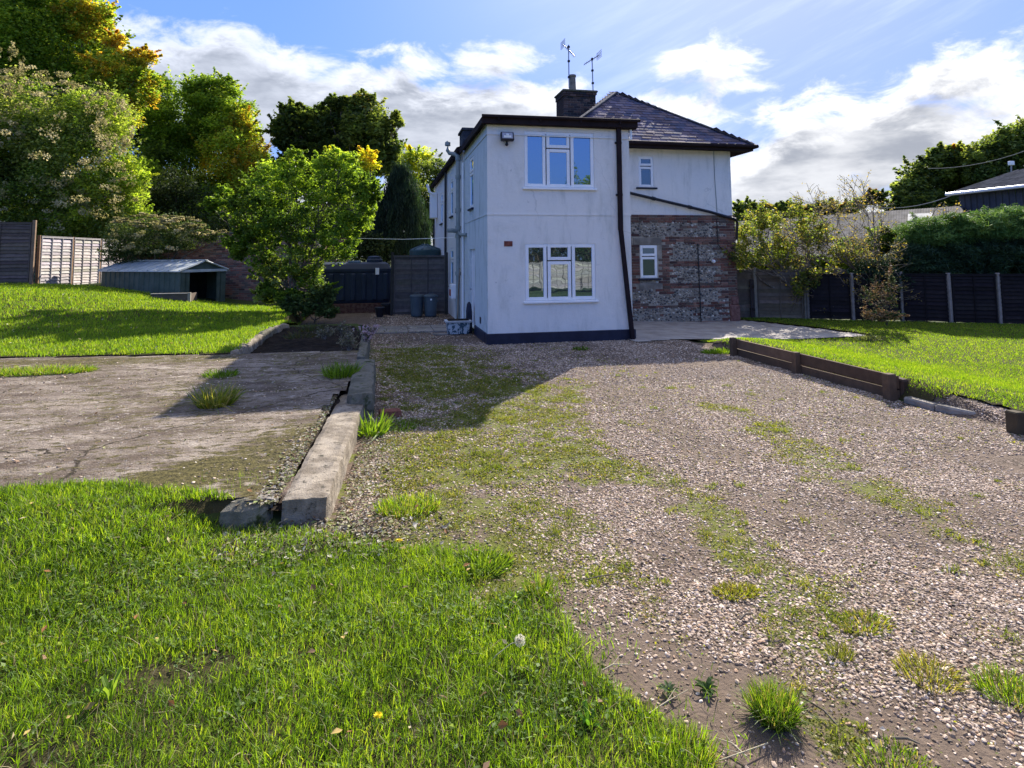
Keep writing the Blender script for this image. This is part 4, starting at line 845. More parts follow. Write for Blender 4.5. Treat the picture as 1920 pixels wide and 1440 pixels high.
# raised timber planter by the shed
p = at(325, 570, 18.6); pb = thing('timber_planter', 'small low timber planter at the lawn edge before the shed door', 'planter', (p[0], p[1], float(H(p[0], p[1]))))
zz = float(H(p[0], p[1]))+.02; t = MB(); t.box((p[0]-.62, p[1]-.02, zz-.1), (p[0]+.4, p[1]+.02, zz+.2), bev=.005, col=(.13, .1, .075)); t.box((p[0]+.4, p[1]-.05, zz-.1), (p[0]+.48, p[1]+.04, zz+.24), bev=.005, col=(.3, .27, .22)); t.box((p[0]-.64, p[1]-.05, zz+.201), (p[0]+.39, p[1]+.09, zz+.225), bev=.004, col=(.32, .29, .25)); t.box((p[0]-.64, p[1]+.1, zz-.1), (p[0]-.6, p[1]+.8, zz+.2), col=(.13, .1, .08)); t.box((p[0]+.4, p[1]+.05, zz-.1), (p[0]+.44, p[1]+.8, zz+.2), col=(.13, .1, .08))
t.build('box', M_wood, pb, col=True); t = MB(); t.box((p[0]-.6, p[1]+.03, zz-.1), (p[0]+.39, p[1]+.78, zz+.16)); t.build('soil', M_soil, pb)

# ------------------------------------------------------------------ brick garden wall
def brickwall(name, label, p, q_, zb, zt, topf=None, th=.22, cap=True):
    o = thing(name, label, 'wall', (p[0], p[1], 0)); p, q_ = np.array(p, float), np.array(q_, float); L = np.linalg.norm(q_-p); d = (q_-p)/L; nn = np.array([d[1], -d[0]])
    def W(u, w_, z): return (p[0]+d[0]*u+nn[0]*w_, p[1]+d[1]*u+nn[1]*w_, z)
    tf = topf or (lambda u: zt); core = MB(); m_ = 24
    for k in range(m_):
        a, b_ = L*k/m_, L*(k+1)/m_; s = MB(); s.box((a, -th/2, zb), (b_, th/2, tf(a/L)-.04)); core.add([W(*v) for v in s.v], [f[::-1] for f in s.f])
    core.build('mortar_core', M_mortar, o); t = MB(); z_ = zb; row = 0
    while z_ < zt:
        u = -.115*(row % 2)
        while u < L:
            a, b_ = max(u, 0), min(u+.228, L)
            if b_-a > .05 and z_+.07 < tf((a+b_)/2/L):
                for sd_ in (1, -1):
                    pr = random.uniform(.006, .018); s = MB(); s.box((a+.006, sd_*(th/2-.02), z_+.006), (b_-.006, sd_*(th/2+pr), z_+.07), bev=.005); t.add([W(*v) for v in s.v], [f[::-1] for f in s.f], tuple(palb(1)[0]*1.5))
            u += .228
        z_ += .077; row += 1
    t.build('brickwork', M_brick, o, col=True)
    if cap:
        t = MB(); a = 0
        while a < L:
            b_ = min(a+.45, L); s = MB(); s.box((a+.004, -th/2-.05, tf(a/L)-.03), (b_-.004, th/2+.05, tf(a/L)+.05), bev=.012); t.add([W(*v) for v in s.v], [f[::-1] for f in s.f]); a += .45
        t.build('coping', M_concdk, o)
    return o
wa_, wb2 = at(352, 575, 23.4), at(598, 575, 22.2)
brickwall('brick_wall', 'old red brick garden wall behind the shed and the bushy tree', (wa_[0]-2.2, wa_[1]), (wb2[0], wb2[1]), .0, 2.72)
wr = brickwall('brick_wall', 'short sunlit return of old brick wall glimpsed through the bushy tree', (wb2[0]-.1, wb2[1]+.6), (wb2[0]+.75, wb2[1]+3.4), .0, 2.62)

# ------------------------------------------------------------------ oil tank, water tank, bins, clutter
pA, pB = gz(588, 578, .25), gz(737, 578, .25); ty = 20.9
xa, xb = gy(590, 500, ty)[0], gy(733, 500, ty)[0]; zt_ = gy(650, 492, ty)[2]
ot = thing('oil_tank', 'large dark blue-black ribbed plastic oil tank in the shaded corner', 'oil tank', ((xa+xb)/2, ty+.6, 0))
M_tank = weath('dark_blue_plastic', (.008, .018, .04), (.013, .026, .055), 3, .6, 30, .001, spec=.4); M_tankg = weath('dark_green_plastic', (.02, .055, .06), (.03, .07, .075), 3, .5, 30, .001)
t = MB(); nu = 8; W_ = xb-xa
prof = []
def rr_outline(hw, hd, r_, k=5):
    pts = []
    for cx_, cy_, a0 in ((hw-r_, -hd+r_, -90), (hw-r_, hd-r_, 0), (-hw+r_, hd-r_, 90), (-hw+r_, -hd+r_, 180)):
        for j in range(k+1): an = R(a0+90*j/k); pts.append((cx_+r_*math.cos(an), cy_+r_*math.sin(an)))
    return pts
def loft(t, c, rings, sx=1):
    k = len(rings[0][1]); vs = []
    for z_, rg in rings: vs += [(c[0]+a, c[1]+b_, z_) for a, b_ in rg]
    fs = [(i*k+j, i*k+(j+1) % k, (i+1)*k+(j+1) % k, (i+1)*k+j) for i in range(len(rings)-1) for j in range(k)]; fs += [tuple(range(k))[::-1], tuple((len(rings)-1)*k+j for j in range(k))]
    t.add(vs, fs)
cxy = ((xa+xb)/2, ty+.65); hw = W_/2; z0_ = .3
loft(t, cxy, [(z0_, rr_outline(hw*.97, .62, .12)), (z0_+.1, rr_outline(hw, .65, .15)), (zt_-.34, rr_outline(hw, .65, .15)), (zt_-.3, rr_outline(hw*1.01, .67, .15)), (zt_-.22, rr_outline(hw*1.01, .67, .15)), (zt_-.06, rr_outline(hw*.94, .56, .2)), (zt_, rr_outline(hw*.85, .42, .2))])
for k in range(7):
    x_ = xa+.18+k*(W_-.36)/6; t.box((x_-.09, ty-.055, z0_+.08), (x_+.09, ty+.1, zt_-.36), bev=.04)
t.build('body', M_tank, ot, smooth=False)
t = MB(); x_ = gy(702, 485, ty)[0]; t.lathe((x_, ty+.5, zt_-.04), [(.27, 0), (.27, .12), (.23, .15), (.22, .22), (.05, .25)], 18); t.build('lid', M_tank, ot)
t = MB(); x_ = gy(664, 490, ty)[0]; t.box((x_-.2, ty+.2, zt_-.03), (x_+.2, ty+.55, zt_+.05), bev=.02); t.build('inspection_cover', weath('pale_blue_plastic', (.1, .16, .25), (.14, .21, .3), 3, .35), ot)
t = MB(); x_, z_ = gy(708, 508, ty-.06)[0], gy(708, 508, ty-.06)[2]; t.box((x_-.07, ty-.075, z_-.12), (x_+.05, ty-.057, z_+.1), bev=.003); t.build('warning_label', M_pvc, ot)
t = MB(); t.box((xa-.15, ty-.25, -.1), (xb+.15, ty+1.6, .29)); tag(t.build('tank_plinth', weath('brick_rubble', (.08, .035, .03), (.17, .1, .08), 12, .95, 25, .03), loc=((xa+xb)/2, ty, 0)), 'low brick plinth under the dark oil tank', 'plinth')
wy = 22.2; xa2, xb2 = gy(769, 480, wy)[0], gy(831, 480, wy)[0]; z1 = gy(800, 458, wy)[2]; z2 = gy(800, 468, wy)[2]; cx_ = (xa2+xb2)/2; r_ = (xb2-xa2)/2
t = thing('water_tank', 'round dark green water tank with a domed top behind the fence panel', 'water tank', (cx_, wy+r_, 0))
b_ = MB(); b_.lathe((cx_, wy+r_, 0), [(r_*.95, 0), (r_*.96, z2-.3), (r_, z2-.28), (r_, z2-.05), (r_*.97, z2)], 28); b_.build('body', M_tankg, t, smooth=False)
b_ = MB(); b_.lathe((cx_, wy+r_, 0), [(r_*.97, z2), (r_*.6, z2+(z1-z2)*.55), (r_*.2, z1-.02), (.1, z1), (.09, z1+.03)], 28)
for k in range(10):
    an = 2*math.pi*k/10; b_.bar((cx_+r_*.93*math.cos(an), wy+r_+r_*.93*math.sin(an), z2+.02), (cx_+r_*.18*math.cos(an), wy+r_+r_*.18*math.sin(an), z1), .05, .03)
b_.build('lid', M_tankg, t)
def bin_(px, label):
    p = gz(px, 592, 0.02); y_ = p[1]-.1; x_ = p[0]; o = thing('dustbin', label, 'bin', (x_, y_, 0), 'dustbins by the fence'); t = MB()
    t.lathe((x_, y_, 0.02), [(.165, 0), (.175, .05), (.2, .55), (.205, .56), (.205, .6), (.19, .6)], 20); t.build('body', M_binp, o)
    t = MB(); t.lathe((x_, y_, .62), [(.22, -.03), (.225, 0), (.2, .035), (.08, .06), (.01, .062)], 20); t.build('lid', M_binp, o)
    t = MB(); t.tube([(x_-.06, y_, .68), (x_-.05, y_, .72), (x_+.05, y_, .72), (x_+.06, y_, .68)], .012, 6); t.build('lid_handle', M_binp, o)
    for s_ in (-1, 1): t = MB(); t.box((x_+s_*.19-.015, y_-.06, .45), (x_+s_*.215+.015, y_+.06, .49), bev=.005); t.build('side_handle', M_binp, o)
    return o, x_, y_
M_binp = weath('grey_blue_bin', (.055, .08, .1), (.08, .11, .13), 4, .5, 40, .001)
bin_(781, 'left one of the two grey dustbins against the lap fence')
o_, x_, y_ = bin_(807, 'right one of the two grey dustbins, with a small white sticker'); t = MB(); t.box((x_-.03, y_-.205, .5), (x_+.02, y_-.19, .55)); t.build('sticker', M_pvc, o_)
# polystyrene box with marbled pattern beside the wall
mb_, q, b = mat_new('patterned_box'); tcn = q.new('ShaderNodeTexCoord'); wv = q.new('ShaderNodeTexNoise'); wv.inputs['Scale'].default_value = 7; wv.inputs['Distortion'].default_value = 2.5; wv.inputs['Detail'].default_value = 2; q.l.new(tcn.outputs['Object'], wv.inputs['Vector'])
q.put(b.inputs['Base Color'], q.mix(q.ss(wv.outputs[0], .47, .53), (.05, .1, .13), (.55, .6, .62)))
p = gz(861, 628, 0); cr_ = thing('storage_box', 'white rimmed storage box with dark swirling pattern by the extension corner', 'storage box', tuple(p)); x_, y_ = p[0], p[1]+.25
t = MB(); loft(t, (x_, y_), [(.01, rr_outline(.24, .17, .03, 3)), (.27, rr_outline(.27, .2, .03, 3))]); t.build('body', mb_, cr_)
t = MB()
loft(t, (x_, y_), [(.271, rr_outline(.3, .23, .04, 3)), (.31, rr_outline(.31, .24, .04, 3)), (.315, rr_outline(.29, .22, .04, 3))]); t.build('rim', weath('dirty_white_plastic', (.4, .42, .43), (.55, .57, .58), 9, .6), cr_)
t = MB(); t.box((x_-.24, y_-.17, .316), (x_+.24, y_+.17, .33)); t.build('contents', M_soil, cr_)
t = MB(); t.tube([(x_+.0, y_+.1, .3), (x_+.09, y_+.6, 1.05), (x_+.16, y_+.9, 1.5)], .018, 6); o = t.build('leaning_stick', M_bark, loc=(x_, y_+.1, .3)); tag(o, 'thin wooden stick leaning on the wall behind the storage box', 'stick')
p = gz(890, 628, 0); t = MB(); x_, y_ = p[0]-.06, p[1]+.5; loft(t, (x_, y_), [(.0, rr_outline(.07, .1, .03, 3)), (.5, rr_outline(.065, .09, .03, 3)), (.66, rr_outline(.05, .07, .03, 3)), (.72, rr_outline(.02, .03, .01, 3))]); tag(t.build('bollard_stub', M_black, loc=(x_, y_, 0)), 'short black rounded post standing against the side wall', 'post')
for (px, py, w1, lb) in ((826, 628, .3, 'flat grey paving offcut lying left of the storage box'), (840, 617, .22, 'small flat slab piece leaning behind the storage box')):
    p = gp(px, py); t = MB(); t.box((-w1/2, -.08, 0), (w1/2, .1, .035), bev=.006); o = t.build('slab_offcut', M_conc); o.location = tuple(p); o.rotation_euler = (.05, .03, .3); tag(o, lb, 'slab')
for k, (px, py, s_, lb) in enumerate(((712, 594, .16, 'dark flower pot beside the lap fence post'), (726, 590, .2, 'taller dark pot touching the fence post'))):
    p = gp(px, py); t = MB(); t.lathe((0, 0, 0), [(s_*.6, 0), (s_*.9, s_*1.5), (s_, s_*1.5), (s_, s_*1.8), (s_*.85, s_*1.8)], 16); o = t.build('flower_pot', M_dkplastic); o.location = tuple(p); tag(o, lb, 'pot', 'pots by the fence post')
# washing line
a, b_ = at(668, 447, 19), (X0-.05, 18.2, gx(838, 449, X0-.05)[2]); m_ = (np.array(a)+np.array(b_))/2-(0, 0, .04); t = MB(); t.tube([a, m_, b_], .008, 5); tag(t.build('washing_line', M_pvc, loc=a), 'thin pale washing line strung from the tree to the house wall', 'washing line')

# ------------------------------------------------------------------ farm buildings beyond the right hedge
bn = thing('barn', 'dark corrugated barn with a pale grey roof above the hedge on the far right', 'barn', (27, 20, 0)); bD = 30.
a, b_ = at(1800, 403, bD), at(2080, 403, 24); zt0, zr = at(1802, 362, bD)[2], 0
d = (b_-a)[:2]; L = np.linalg.norm(d); d /= L; nn = np.array([-d[1], d[0]]); W = lambda u, w_, z: (a[0]+d[0]*u+nn[0]*w_, a[1]+d[1]*u+nn[1]*w_, z)
M_barn = weath('dark_cladding', (.03, .035, .05), (.05, .055, .07), 2, .6, 20, .001); M_cor = weath('grey_corrugated', (.065, .063, .06), (.15, .14, .13), 2.2, .95, 20, .004, streak=(1, 1, 1), third=((.1, .1, .08), 3, .55, .7))
t = MB(); k = 0; u = 0
while u < L: t.add([W(u, 0, -1), W(u+.2, 0, -1), W(u+.2, 0, zt0), W(u, 0, zt0), W(u+.23, -.03, -1), W(u+.23, -.03, zt0), W(u+.3, -.03, -1), W(u+.3, -.03, zt0)], [(0, 1, 2, 3), (1, 4, 5, 2), (4, 6, 7, 5)]); u += .3
t.add([W(0, 0, -1), W(0, 7, -1), W(0, 7, zt0), W(0, 0, zt0)], [(0, 1, 2, 3)]); t.build('wall', M_barn, bn)
t = MB(); u = -.3
while u < L:
    for j in range(4):
        s0_ = .0+.035*math.sin(math.pi*j/2); s1_ = .035*math.sin(math.pi*(j+1)/2); u0_, u1_ = u+.0625*j, u+.0625*(j+1)
        t.add([W(u0_, -.3, zt0+.02+s0_), W(u1_, -.3, zt0+.02+s1_), W(u1_, 4.2, zt0+1.3+s1_), W(u0_, 4.2, zt0+1.3+s0_)], [(0, 1, 2, 3)])
    u += .25
t.add([W(-.3, 4.2, zt0+1.3), W(L, 4.2, zt0+1.3), W(L, 8, zt0), W(-.3, 8, zt0)], [(0, 1, 2, 3)]); t.build('roof', M_cor, bn)
t = MB(); t.tube([W(-.35, -.36, zt0-.03), W(L, -.36, zt0-.03)], .08, 8); t.build('gutter', M_pvc, bn)
b2 = thing('barn', 'long low barn with a mottled grey asbestos roof behind the bare scrubby tree', 'barn', (20, 28, 0))
for (q0, q1, e0_, e1_, D0, D1) in (((1382, 415), (1806, 386), (1382, 500), (1806, 462), 31, 27),):
    A1, A2, A3, A4 = at(*e0_, D0-2), at(*e1_, D1-2), at(*q1, D1+3), at(*q0, D0+3); t = MB(); m_ = 90
    for k in range(m_):
        f = [A1+(A2-A1)*(k+j)/m_ for j in (0, 1)]+[A4+(A3-A4)*(k+j)/m_ for j in (0, 1)]; up = np.array([0, 0, .012])
        mid0, mid1 = (f[0]+f[1])/2+up, (f[2]+f[3])/2+up; t.add([f[0], mid0, mid1, f[2], f[1], f[3]], [(0, 1, 2, 3), (1, 4, 5, 2)])
    t.build('roof', M_cor, b2); t = MB()
    t.add([A1-(0, 0, .05), A2-(0, 0, .05), A2-(0, 0, 3.6), A1-(0, 0, 3.6)], [(0, 1, 2, 3)]); t.add([A4, A3, A3-(0, 0, 4), A4-(0, 0, 4)], [(0, 1, 2, 3)]); t.add([A2, A3, A3-(0, 0, 4), A2-(0, 0, 4)], [(0, 1, 2, 3)]); t.build('wall', M_barn, b2)
    t = MB(); c_ = A1+(A2-A1)*.83; e_ = A4+(A3-A4)*.83; s_ = e_-c_; t.bar(c_+s_*.62+(0, 0, .1), c_+s_*.8+(0, 0, .1), 1., .05); t.build('roof_light', weath('old_fibreglass', (.3, .3, .28), (.4, .4, .37), 4), b2)
for k, (p, q_, r_) in enumerate((((1600, 381, 34), (1800, 360, 30), .022), ((1740, 316, 50), (1960, 268, 45), .03))):
    a, b_ = at(*p), at(*q_); t = MB(); t.tube([a+(b_-a)*j/8-(0, 0, .5*(1-(j/4-1)**2)) for j in range(9)], r_, 4); tag(t.build('overhead_wire', M_metal, loc=a), ['overhead wire running to the dark barn roof', 'higher overhead wire crossing the hillside trees'][k], 'wire')
lp = thing('pole_lamp', 'small white lamp box on a thin pole above the barn roof', 'lamp', tuple(at(1897, 360, 36))); a, b_ = at(1897, 380, 36), at(1896, 306, 36)
t = MB(); t.tube([a, b_], .04, 6); t.build('pole', M_metal, lp); t = MB(); t.box(b_-(.14, .1, .12), b_+(.14, .1, .12), bev=.02); t.build('lamp_head', M_pvc, lp)

# ------------------------------------------------------------------ vegetation
LEAF = (np.array([(-.5, 0, 0), (0, -.28, .06), (.55, 0, -.03), (0, .28, .06)]), [np.array([(0, 1, 2), (0, 2, 3)])])
LEAF2 = (np.array([(-.5, 0, 0), (-.1, -.36, .1), (.5, 0, 0), (-.1, .36, .1)]), [np.array([(0, 1, 2), (0, 2, 3)])])
NEED = (np.array([(-.6, -.07, 0), (.6, -.03, .03), (.6, .03, .03), (-.6, .07, 0)]), [np.array([(0, 1, 2, 3)])])
FLUF = (np.array([(-.5, -.1, 0), (.5, -.1, 0), (0, .5, .1), (0, 0, -.5), (0, .1, .5)]), [np.array([(0, 1, 2), (0, 3, 4)])])
GR = [(.09, .14, .02), (.065, .11, .018), (.12, .17, .025), (.05, .085, .015)]; DKG = [(.034, .055, .016), (.046, .07, .02), (.06, .078, .024), (.028, .044, .016)]
OR = [(.28, .19, .03), (.31, .25, .035), (.27, .15, .025), (.22, .22, .035), (.13, .15, .025)]; YE = [(.5, .42, .035), (.42, .38, .04), (.24, .26, .03), (.55, .36, .03)]; YG = [(.14, .2, .03), (.19, .25, .035), (.1, .15, .025), (.24, .27, .04)]
PALE = [(.5, .46, .27), (.36, .34, .17), (.62, .58, .4), (.26, .26, .1), (.18, .2, .06)]; OLV = [(.1, .13, .04), (.14, .17, .05), (.07, .09, .025), (.18, .2, .07)]; CYP = [(.02, .04, .02), (.03, .055, .026), (.015, .028, .018)]
BRN = [(.16, .1, .05), (.2, .13, .06), (.1, .07, .04)]
def blobcloud(blobs, per, clump=.24, flat=.8, shell=.5, fill=.3):
    """leaf positions: blobs hold clumps, clumps hold leaves"""
    P, Cl, Ctr = [], [], []
    for (c, r3, pal, wgt) in blobs:
        n_ = int(per*wgt); K_ = max(8, int(44*wgt**.5)); v = rng.normal(size=(K_, 3)); v /= np.linalg.norm(v, axis=1)[:, None]; rad = rng.uniform(shell, 1., (K_, 1))**.7; cc_ = c+v*rad*r3*(1-clump*.6); Ctr.append(cc_)
        pal = np.array(pal); cp = pal[rng.integers(0, len(pal), K_)]*rng.uniform(.7, 1.25, (K_, 1)); k = rng.integers(0, K_, n_)
        sz = rng.uniform(.6, 1.5, (K_, 1)); off = rng.normal(size=(n_, 3)); off /= np.linalg.norm(off, axis=1)[:, None]+1e-9; off *= rng.uniform(.25, 1.15, (n_, 1))**.6
        nf = int(n_*fill); vf = rng.normal(size=(nf, 3)); vf /= np.linalg.norm(vf, axis=1)[:, None]; P.append(c+vf*rng.uniform(.3, .93, (nf, 1))*r3); Cl.append(pal[rng.integers(0, len(pal), nf)]*rng.uniform(.6, 1.1, (nf, 1)))
        P.append(cc_[k]+off*np.array([1, 1, flat])*np.array(r3)*clump*sz[k]); Cl.append((cp[k]*.6+pal[rng.integers(0, len(pal), n_)]*.4)*rng.uniform(.7, 1.3, (n_, 1)))
    return np.concatenate(P), np.concatenate(Cl), Ctr
def BL(px, py, rpx, D, pal, rpy=None, w_=None, dy=None):
    c = at(px, py, D); r_ = rpx/F*D; ry = (rpy or rpx)/F*D; return (c, np.array([r_, (dy or min(r_, ry)*.9), ry]), pal, w_ or (rpx*(rpy or rpx))/3600.)
def branch(t, p, q_, r0_, r1_, wob=.08, k=6, seg=5):
    p, q_ = np.array(p), np.array(q_); L = np.linalg.norm(q_-p); pts = [p+(q_-p)*i/seg+(np.array([random.uniform(-1, 1) for _ in range(3)])*wob*L*(.5 if 0 < i < seg else 0)) for i in range(seg+1)]
    t.tube(pts, [r0_+(r1_-r0_)*i/seg for i in range(seg+1)], k, cap=False); return pts
def tree(name, label, cat, base, blobs, per, leaf, size, tr=.16, mat=None, group=None, extra=None, trunks=1, clump=.24, shell=.5, twigs=3, crown='crown', sizevar=.35, flat=.8, fill=.3):
    base = np.array(base, float); o = thing(name, label, cat, tuple(base), group); P, Cl, Ctr = blobcloud(blobs, per*1.5, clump*1.22, flat, shell, fill); Cl = np.minimum(Cl*2.3, .75)
    sp_, sc_ = [], []
    for (c, r3, pal_, wg) in blobs:
        for _ in range(int(10+12*wg**.5)):
            v = rng.normal(size=3); v[2] = abs(v[2])*.9-.15; v /= np.linalg.norm(v); m2 = int(rng.integers(18, 44)); tt_ = rng.random(m2)[:, None]; L_ = rng.uniform(.12, .42)
            bend = rng.normal(0, .12, 3)+np.array([0, 0, .1]); sp_.append(c+v*r3*(.86+tt_*L_)+bend*tt_**2*r3*.5+rng.normal(0, .035, (m2, 3))*np.array(r3)*(1.15-tt_)); sc_.append(np.minimum(np.array(pal_)[rng.integers(0, len(pal_))]*rng.uniform(.8, 1.2)*1.95*rng.uniform(.75, 1.2, (m2, 1)), .75))
    P = np.concatenate([P]+sp_); Cl = np.concatenate([Cl]+sc_)
    S_ = size*1.2*rng.uniform(1-sizevar, 1+sizevar, len(P)); scatter(crown, leaf, P, S_, rotmats(len(P), rng.uniform(0, 1.3, len(P))), Cl, mat or M_leaf, o)
    t = MB(); cm = np.mean([b_[0] for b_ in blobs], 0); 
    for j in range(trunks):
        bs = base+(np.array([random.uniform(-.25, .25), random.uniform(-.2, .2), -.15]) if trunks > 1 else np.array([0, 0, -.2])); fork = bs+(cm-bs)*.32+np.array([random.uniform(-.3, .3), 0, 0])*(trunks > 1)
        tp = branch(t, bs, fork, tr, tr*.72, .06, 8)
        for bi, (c, r3, pal, wg) in enumerate(blobs):
            if bi % trunks != j: continue
            bp_ = branch(t, tp[-1-bi % 2], c, tr*.55, tr*.18, .1, 6)
            cs = Ctr[bi]
            for m_ in range(min(len(cs), int(twigs*3))): branch(t, bp_[random.randrange(2, 6)], cs[m_], tr*.16, tr*.05, .1, 4, 3)
    t.build('trunk', M_bark, o, smooth=True)
    if extra:
        for (nm, bl_, per_, lf_, sz_, mt_, cl_) in extra:
            P, Cl, _ = blobcloud(bl_, per_, cl_, .9, .75, 0.); scatter(nm, lf_, P, sz_*rng.uniform(.6, 1.4, len(P)), rotmats(len(P)), Cl, mt_, o)
    return o
Q = 1.0
# maple at the upper left, autumn edges
tree('maple_tree', 'tall maple at the top left turning orange at its outer twigs', 'tree', at(60, 540, 33), [BL(40, 60, 120, 33.8, YG), BL(130, 90, 100, 33.8, YG+GR), BL(60, 150, 120, 34.5, GR+YG), BL(160, 30, 55, 33.1, OR[:3]+YG+GR[:2]), BL(215, 130, 62, 32.5, OR[:4]+YG, 45), BL(270, 108, 32, 32.5, OR, 20), BL(200, 190, 70, 33.1, YG+GR[:1]+OR[:1]), BL(255, 165, 45, 33.1, OR[:3]+YG+GR[:2]), BL(120, 210, 90, 33.8, YG+GR), BL(-60, 80, 110, 33.8, GR+YG), BL(215, 75, 24, 32.5, OR, 18), BL(60, -30, 110, 33.8, GR+YG)], 3600*Q, [LEAF2], .14, .2, twigs=3, clump=.22)
# clematis-covered hedge tree below it
sb = [BL(30, 250, 110, 27, OLV+GR[:2]), BL(140, 300, 105, 27, OLV+GR[:2]), BL(60, 380, 130, 27, OLV[:2]+YG[:1]+DKG[:2], 90), BL(200, 370, 75, 26.6, YG+OLV), BL(180, 230, 70, 27.5, YG+OLV), BL(240, 330, 40, 26.6, YG), BL(150, 420, 90, 26.6, OLV+YG, 55), BL(-40, 330, 100, 27, DKG+OLV), BL(240, 420, 60, 26.8, YG+GR, 45)]
tree('hedge_tree', 'huge tangled green tree hung with white clematis seed heads at the left', 'tree', at(80, 560, 27.5), sb, 4200*Q, [LEAF, LEAF2], .1, .18, clump=.26, twigs=2,
     extra=[('seed_heads', [BL(70, 150, 75, 25.2, PALE, 32, 1.), BL(15, 130, 30, 25.2, PALE, 55, .6), BL(180, 180, 32, 25.4, PALE, 30, .45), BL(215, 240, 35, 25.0, PALE, 60, .8), BL(10, 250, 30, 24.6, PALE, 30, .4), BL(100, 260, 110, 24.8, PALE, 90, .9), BL(180, 350, 80, 24.6, PALE, 60, .9), BL(60, 390, 100, 24.6, PALE, 60, .5)], 1500, [FLUF], .07, M_fluff, .12)])
# second tree, orange right flank
tree('beech_tree', 'dense green tree with an orange-yellow right flank in the left middle', 'tree', at(370, 520, 42), [BL(350, 220, 90, 42.0, GR+YG[:2], 75), BL(420, 230, 65, 42.0, YG+GR, 70), BL(440, 300, 70, 41.2, YG+OR[:2], 80), BL(330, 320, 90, 42.0, DKG+GR, 90), BL(470, 330, 48, 40.5, OR+YG, 60), BL(455, 235, 30, 41.1, OR+YG, 45), BL(400, 170, 55, 42.0, GR+YG, 35), BL(290, 180, 40, 42.0, GR, 45), BL(400, 390, 90, 41.2, GR+YG[:1], 70), BL(490, 380, 40, 40.8, YG+OR[:1], 40), BL(280, 250, 50, 42.8, DKG, 70), BL(505, 330, 22, 40.8, YG+OR[:1], 22)], 5200*Q, [LEAF], .16, .22, clump=.22)
tree('young_tree', 'bright green leafy shoots between the hedge tree and the clematis mound', 'tree', at(280, 520, 36), [BL(265, 330, 35, 35.1, YG+GR, 40), BL(285, 385, 45, 34.8, GR+YG, 35), BL(330, 400, 40, 35.4, GR+YG, 30)], 3400, [LEAF2], .12, .1)
# back trees
tree('round_tree', 'big dark round-crowned tree standing far behind the cypress', 'tree', at(635, 480, 42), [BL(560, 250, 55, 42, DKG+OLV[2:3], 58), BL(625, 235, 62, 42, DKG+OLV[:1], 50), BL(690, 235, 55, 41, DKG+OLV, 55), BL(620, 310, 90, 42, DKG, 60), BL(710, 290, 45, 41.5, DKG+OLV, 50), BL(680, 190, 22, 41, OLV+OR[2:3], 22), BL(640, 195, 40, 41, OLV+DKG, 15), BL(745, 225, 14, 41, OLV, 16), BL(545, 205, 22, 42, DKG, 14), BL(540, 330, 40, 42, DKG, 40)], 5200*Q, [LEAF], .24, .32, clump=.2, twigs=4)
tree('poplar_tree', 'pale yellow-green tree right of the big dark round tree', 'tree', at(760, 480, 46), [BL(745, 310, 40, 46, OLV+YG, 45), BL(785, 300, 36, 46, YG+YE[:1], 30), BL(770, 350, 50, 46, OLV+YG, 35)], 3600, [LEAF], .17, .2)
tree('evergreen_tree', 'dark trees tucked behind the end of the house wing', 'tree', at(815, 480, 44), [BL(815, 320, 32, 44, DKG+OLV[:1], 32), BL(815, 380, 35, 43, DKG, 60), BL(785, 420, 40, 43, DKG, 50), BL(835, 330, 18, 43, DKG, 20)], 3800, [LEAF], .15, .16)
tree('golden_tree', 'small golden yellow treetop peeping over the bushy tree', 'tree', at(688, 480, 32), [BL(686, 292, 22, 32, YE+OR[:2], 16), BL(696, 312, 18, 32, YE, 12), BL(620, 290, 16, 31, YG+YE[:1], 14), BL(672, 340, 36, 32.4, GR, 34)], 4200, [LEAF2], .12, .1)
# dark filler thicket behind the walls
th_ = thing('thicket', 'dark overgrown thicket behind the fences and brick wall', 'thicket', (-8, 30, 0)); bl_ = [BL(px, py, 70, 30, DKG, 60) for px, py in ((-60, 420), (40, 430), (140, 440), (240, 400), (330, 440), (430, 450), (520, 440), (600, 430), (650, 400), (700, 450), (520, 380), (330, 370))]+[BL(px, 462, 45, 27, DKG, 34) for px in (590, 650, 700, 540)]
P, Cl, _ = blobcloud(bl_, 2600, .3, .9, .2); scatter('foliage', [LEAF], P, .15*rng.uniform(.7, 1.3, len(P)), rotmats(len(P)), Cl, M_evergreen, th_)
t = MB(); [branch(t, (b_[0][0], b_[0][1], 0), b_[0], .08, .03) for b_ in bl_]; t.build('stems', M_bark, th_)
# cypress
cy = thing('cypress_tree', 'dark weeping cypress with drooping sprays left of the house', 'tree', tuple(at(750, 500, 29))); 
P, Cl = [], []
for _ in range(360):
    f = random.random()**.8; an = random.uniform(0, 2*math.pi); rad = (1-(f**2.2)*.86)*random.uniform(.75, 1.03); c = at(752, 470-150*f, 29.); rx = 54/F*29
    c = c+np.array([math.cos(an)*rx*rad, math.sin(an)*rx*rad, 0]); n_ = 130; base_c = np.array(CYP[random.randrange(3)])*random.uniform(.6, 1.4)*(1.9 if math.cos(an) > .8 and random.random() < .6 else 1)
    hgt = random.uniform(.7, 1.5); z_ = rng.uniform(-1, .3, n_); P.append(c+np.stack([rng.normal(0, .085, n_)*(1.1+z_*.6), rng.normal(0, .085, n_), z_*hgt], 1)); Cl.append(base_c*rng.uniform(.6, 1.4, (n_, 1)))
P = np.concatenate(P); Rm_ = rotmats(len(P), rng.normal(0, .35, len(P))); B90 = np.array([[0, 0, -1], [0, 1, 0], [1, 0, 0]]); scatter('crown', [NEED], P, .17*rng.uniform(.6, 1.4, len(P)), Rm_@B90, np.concatenate(Cl), M_evergreen, cy)
t = MB(); branch(t, at(752, 520, 29), at(752, 325, 29), .22, .03); t.build('trunk', M_bark, cy)
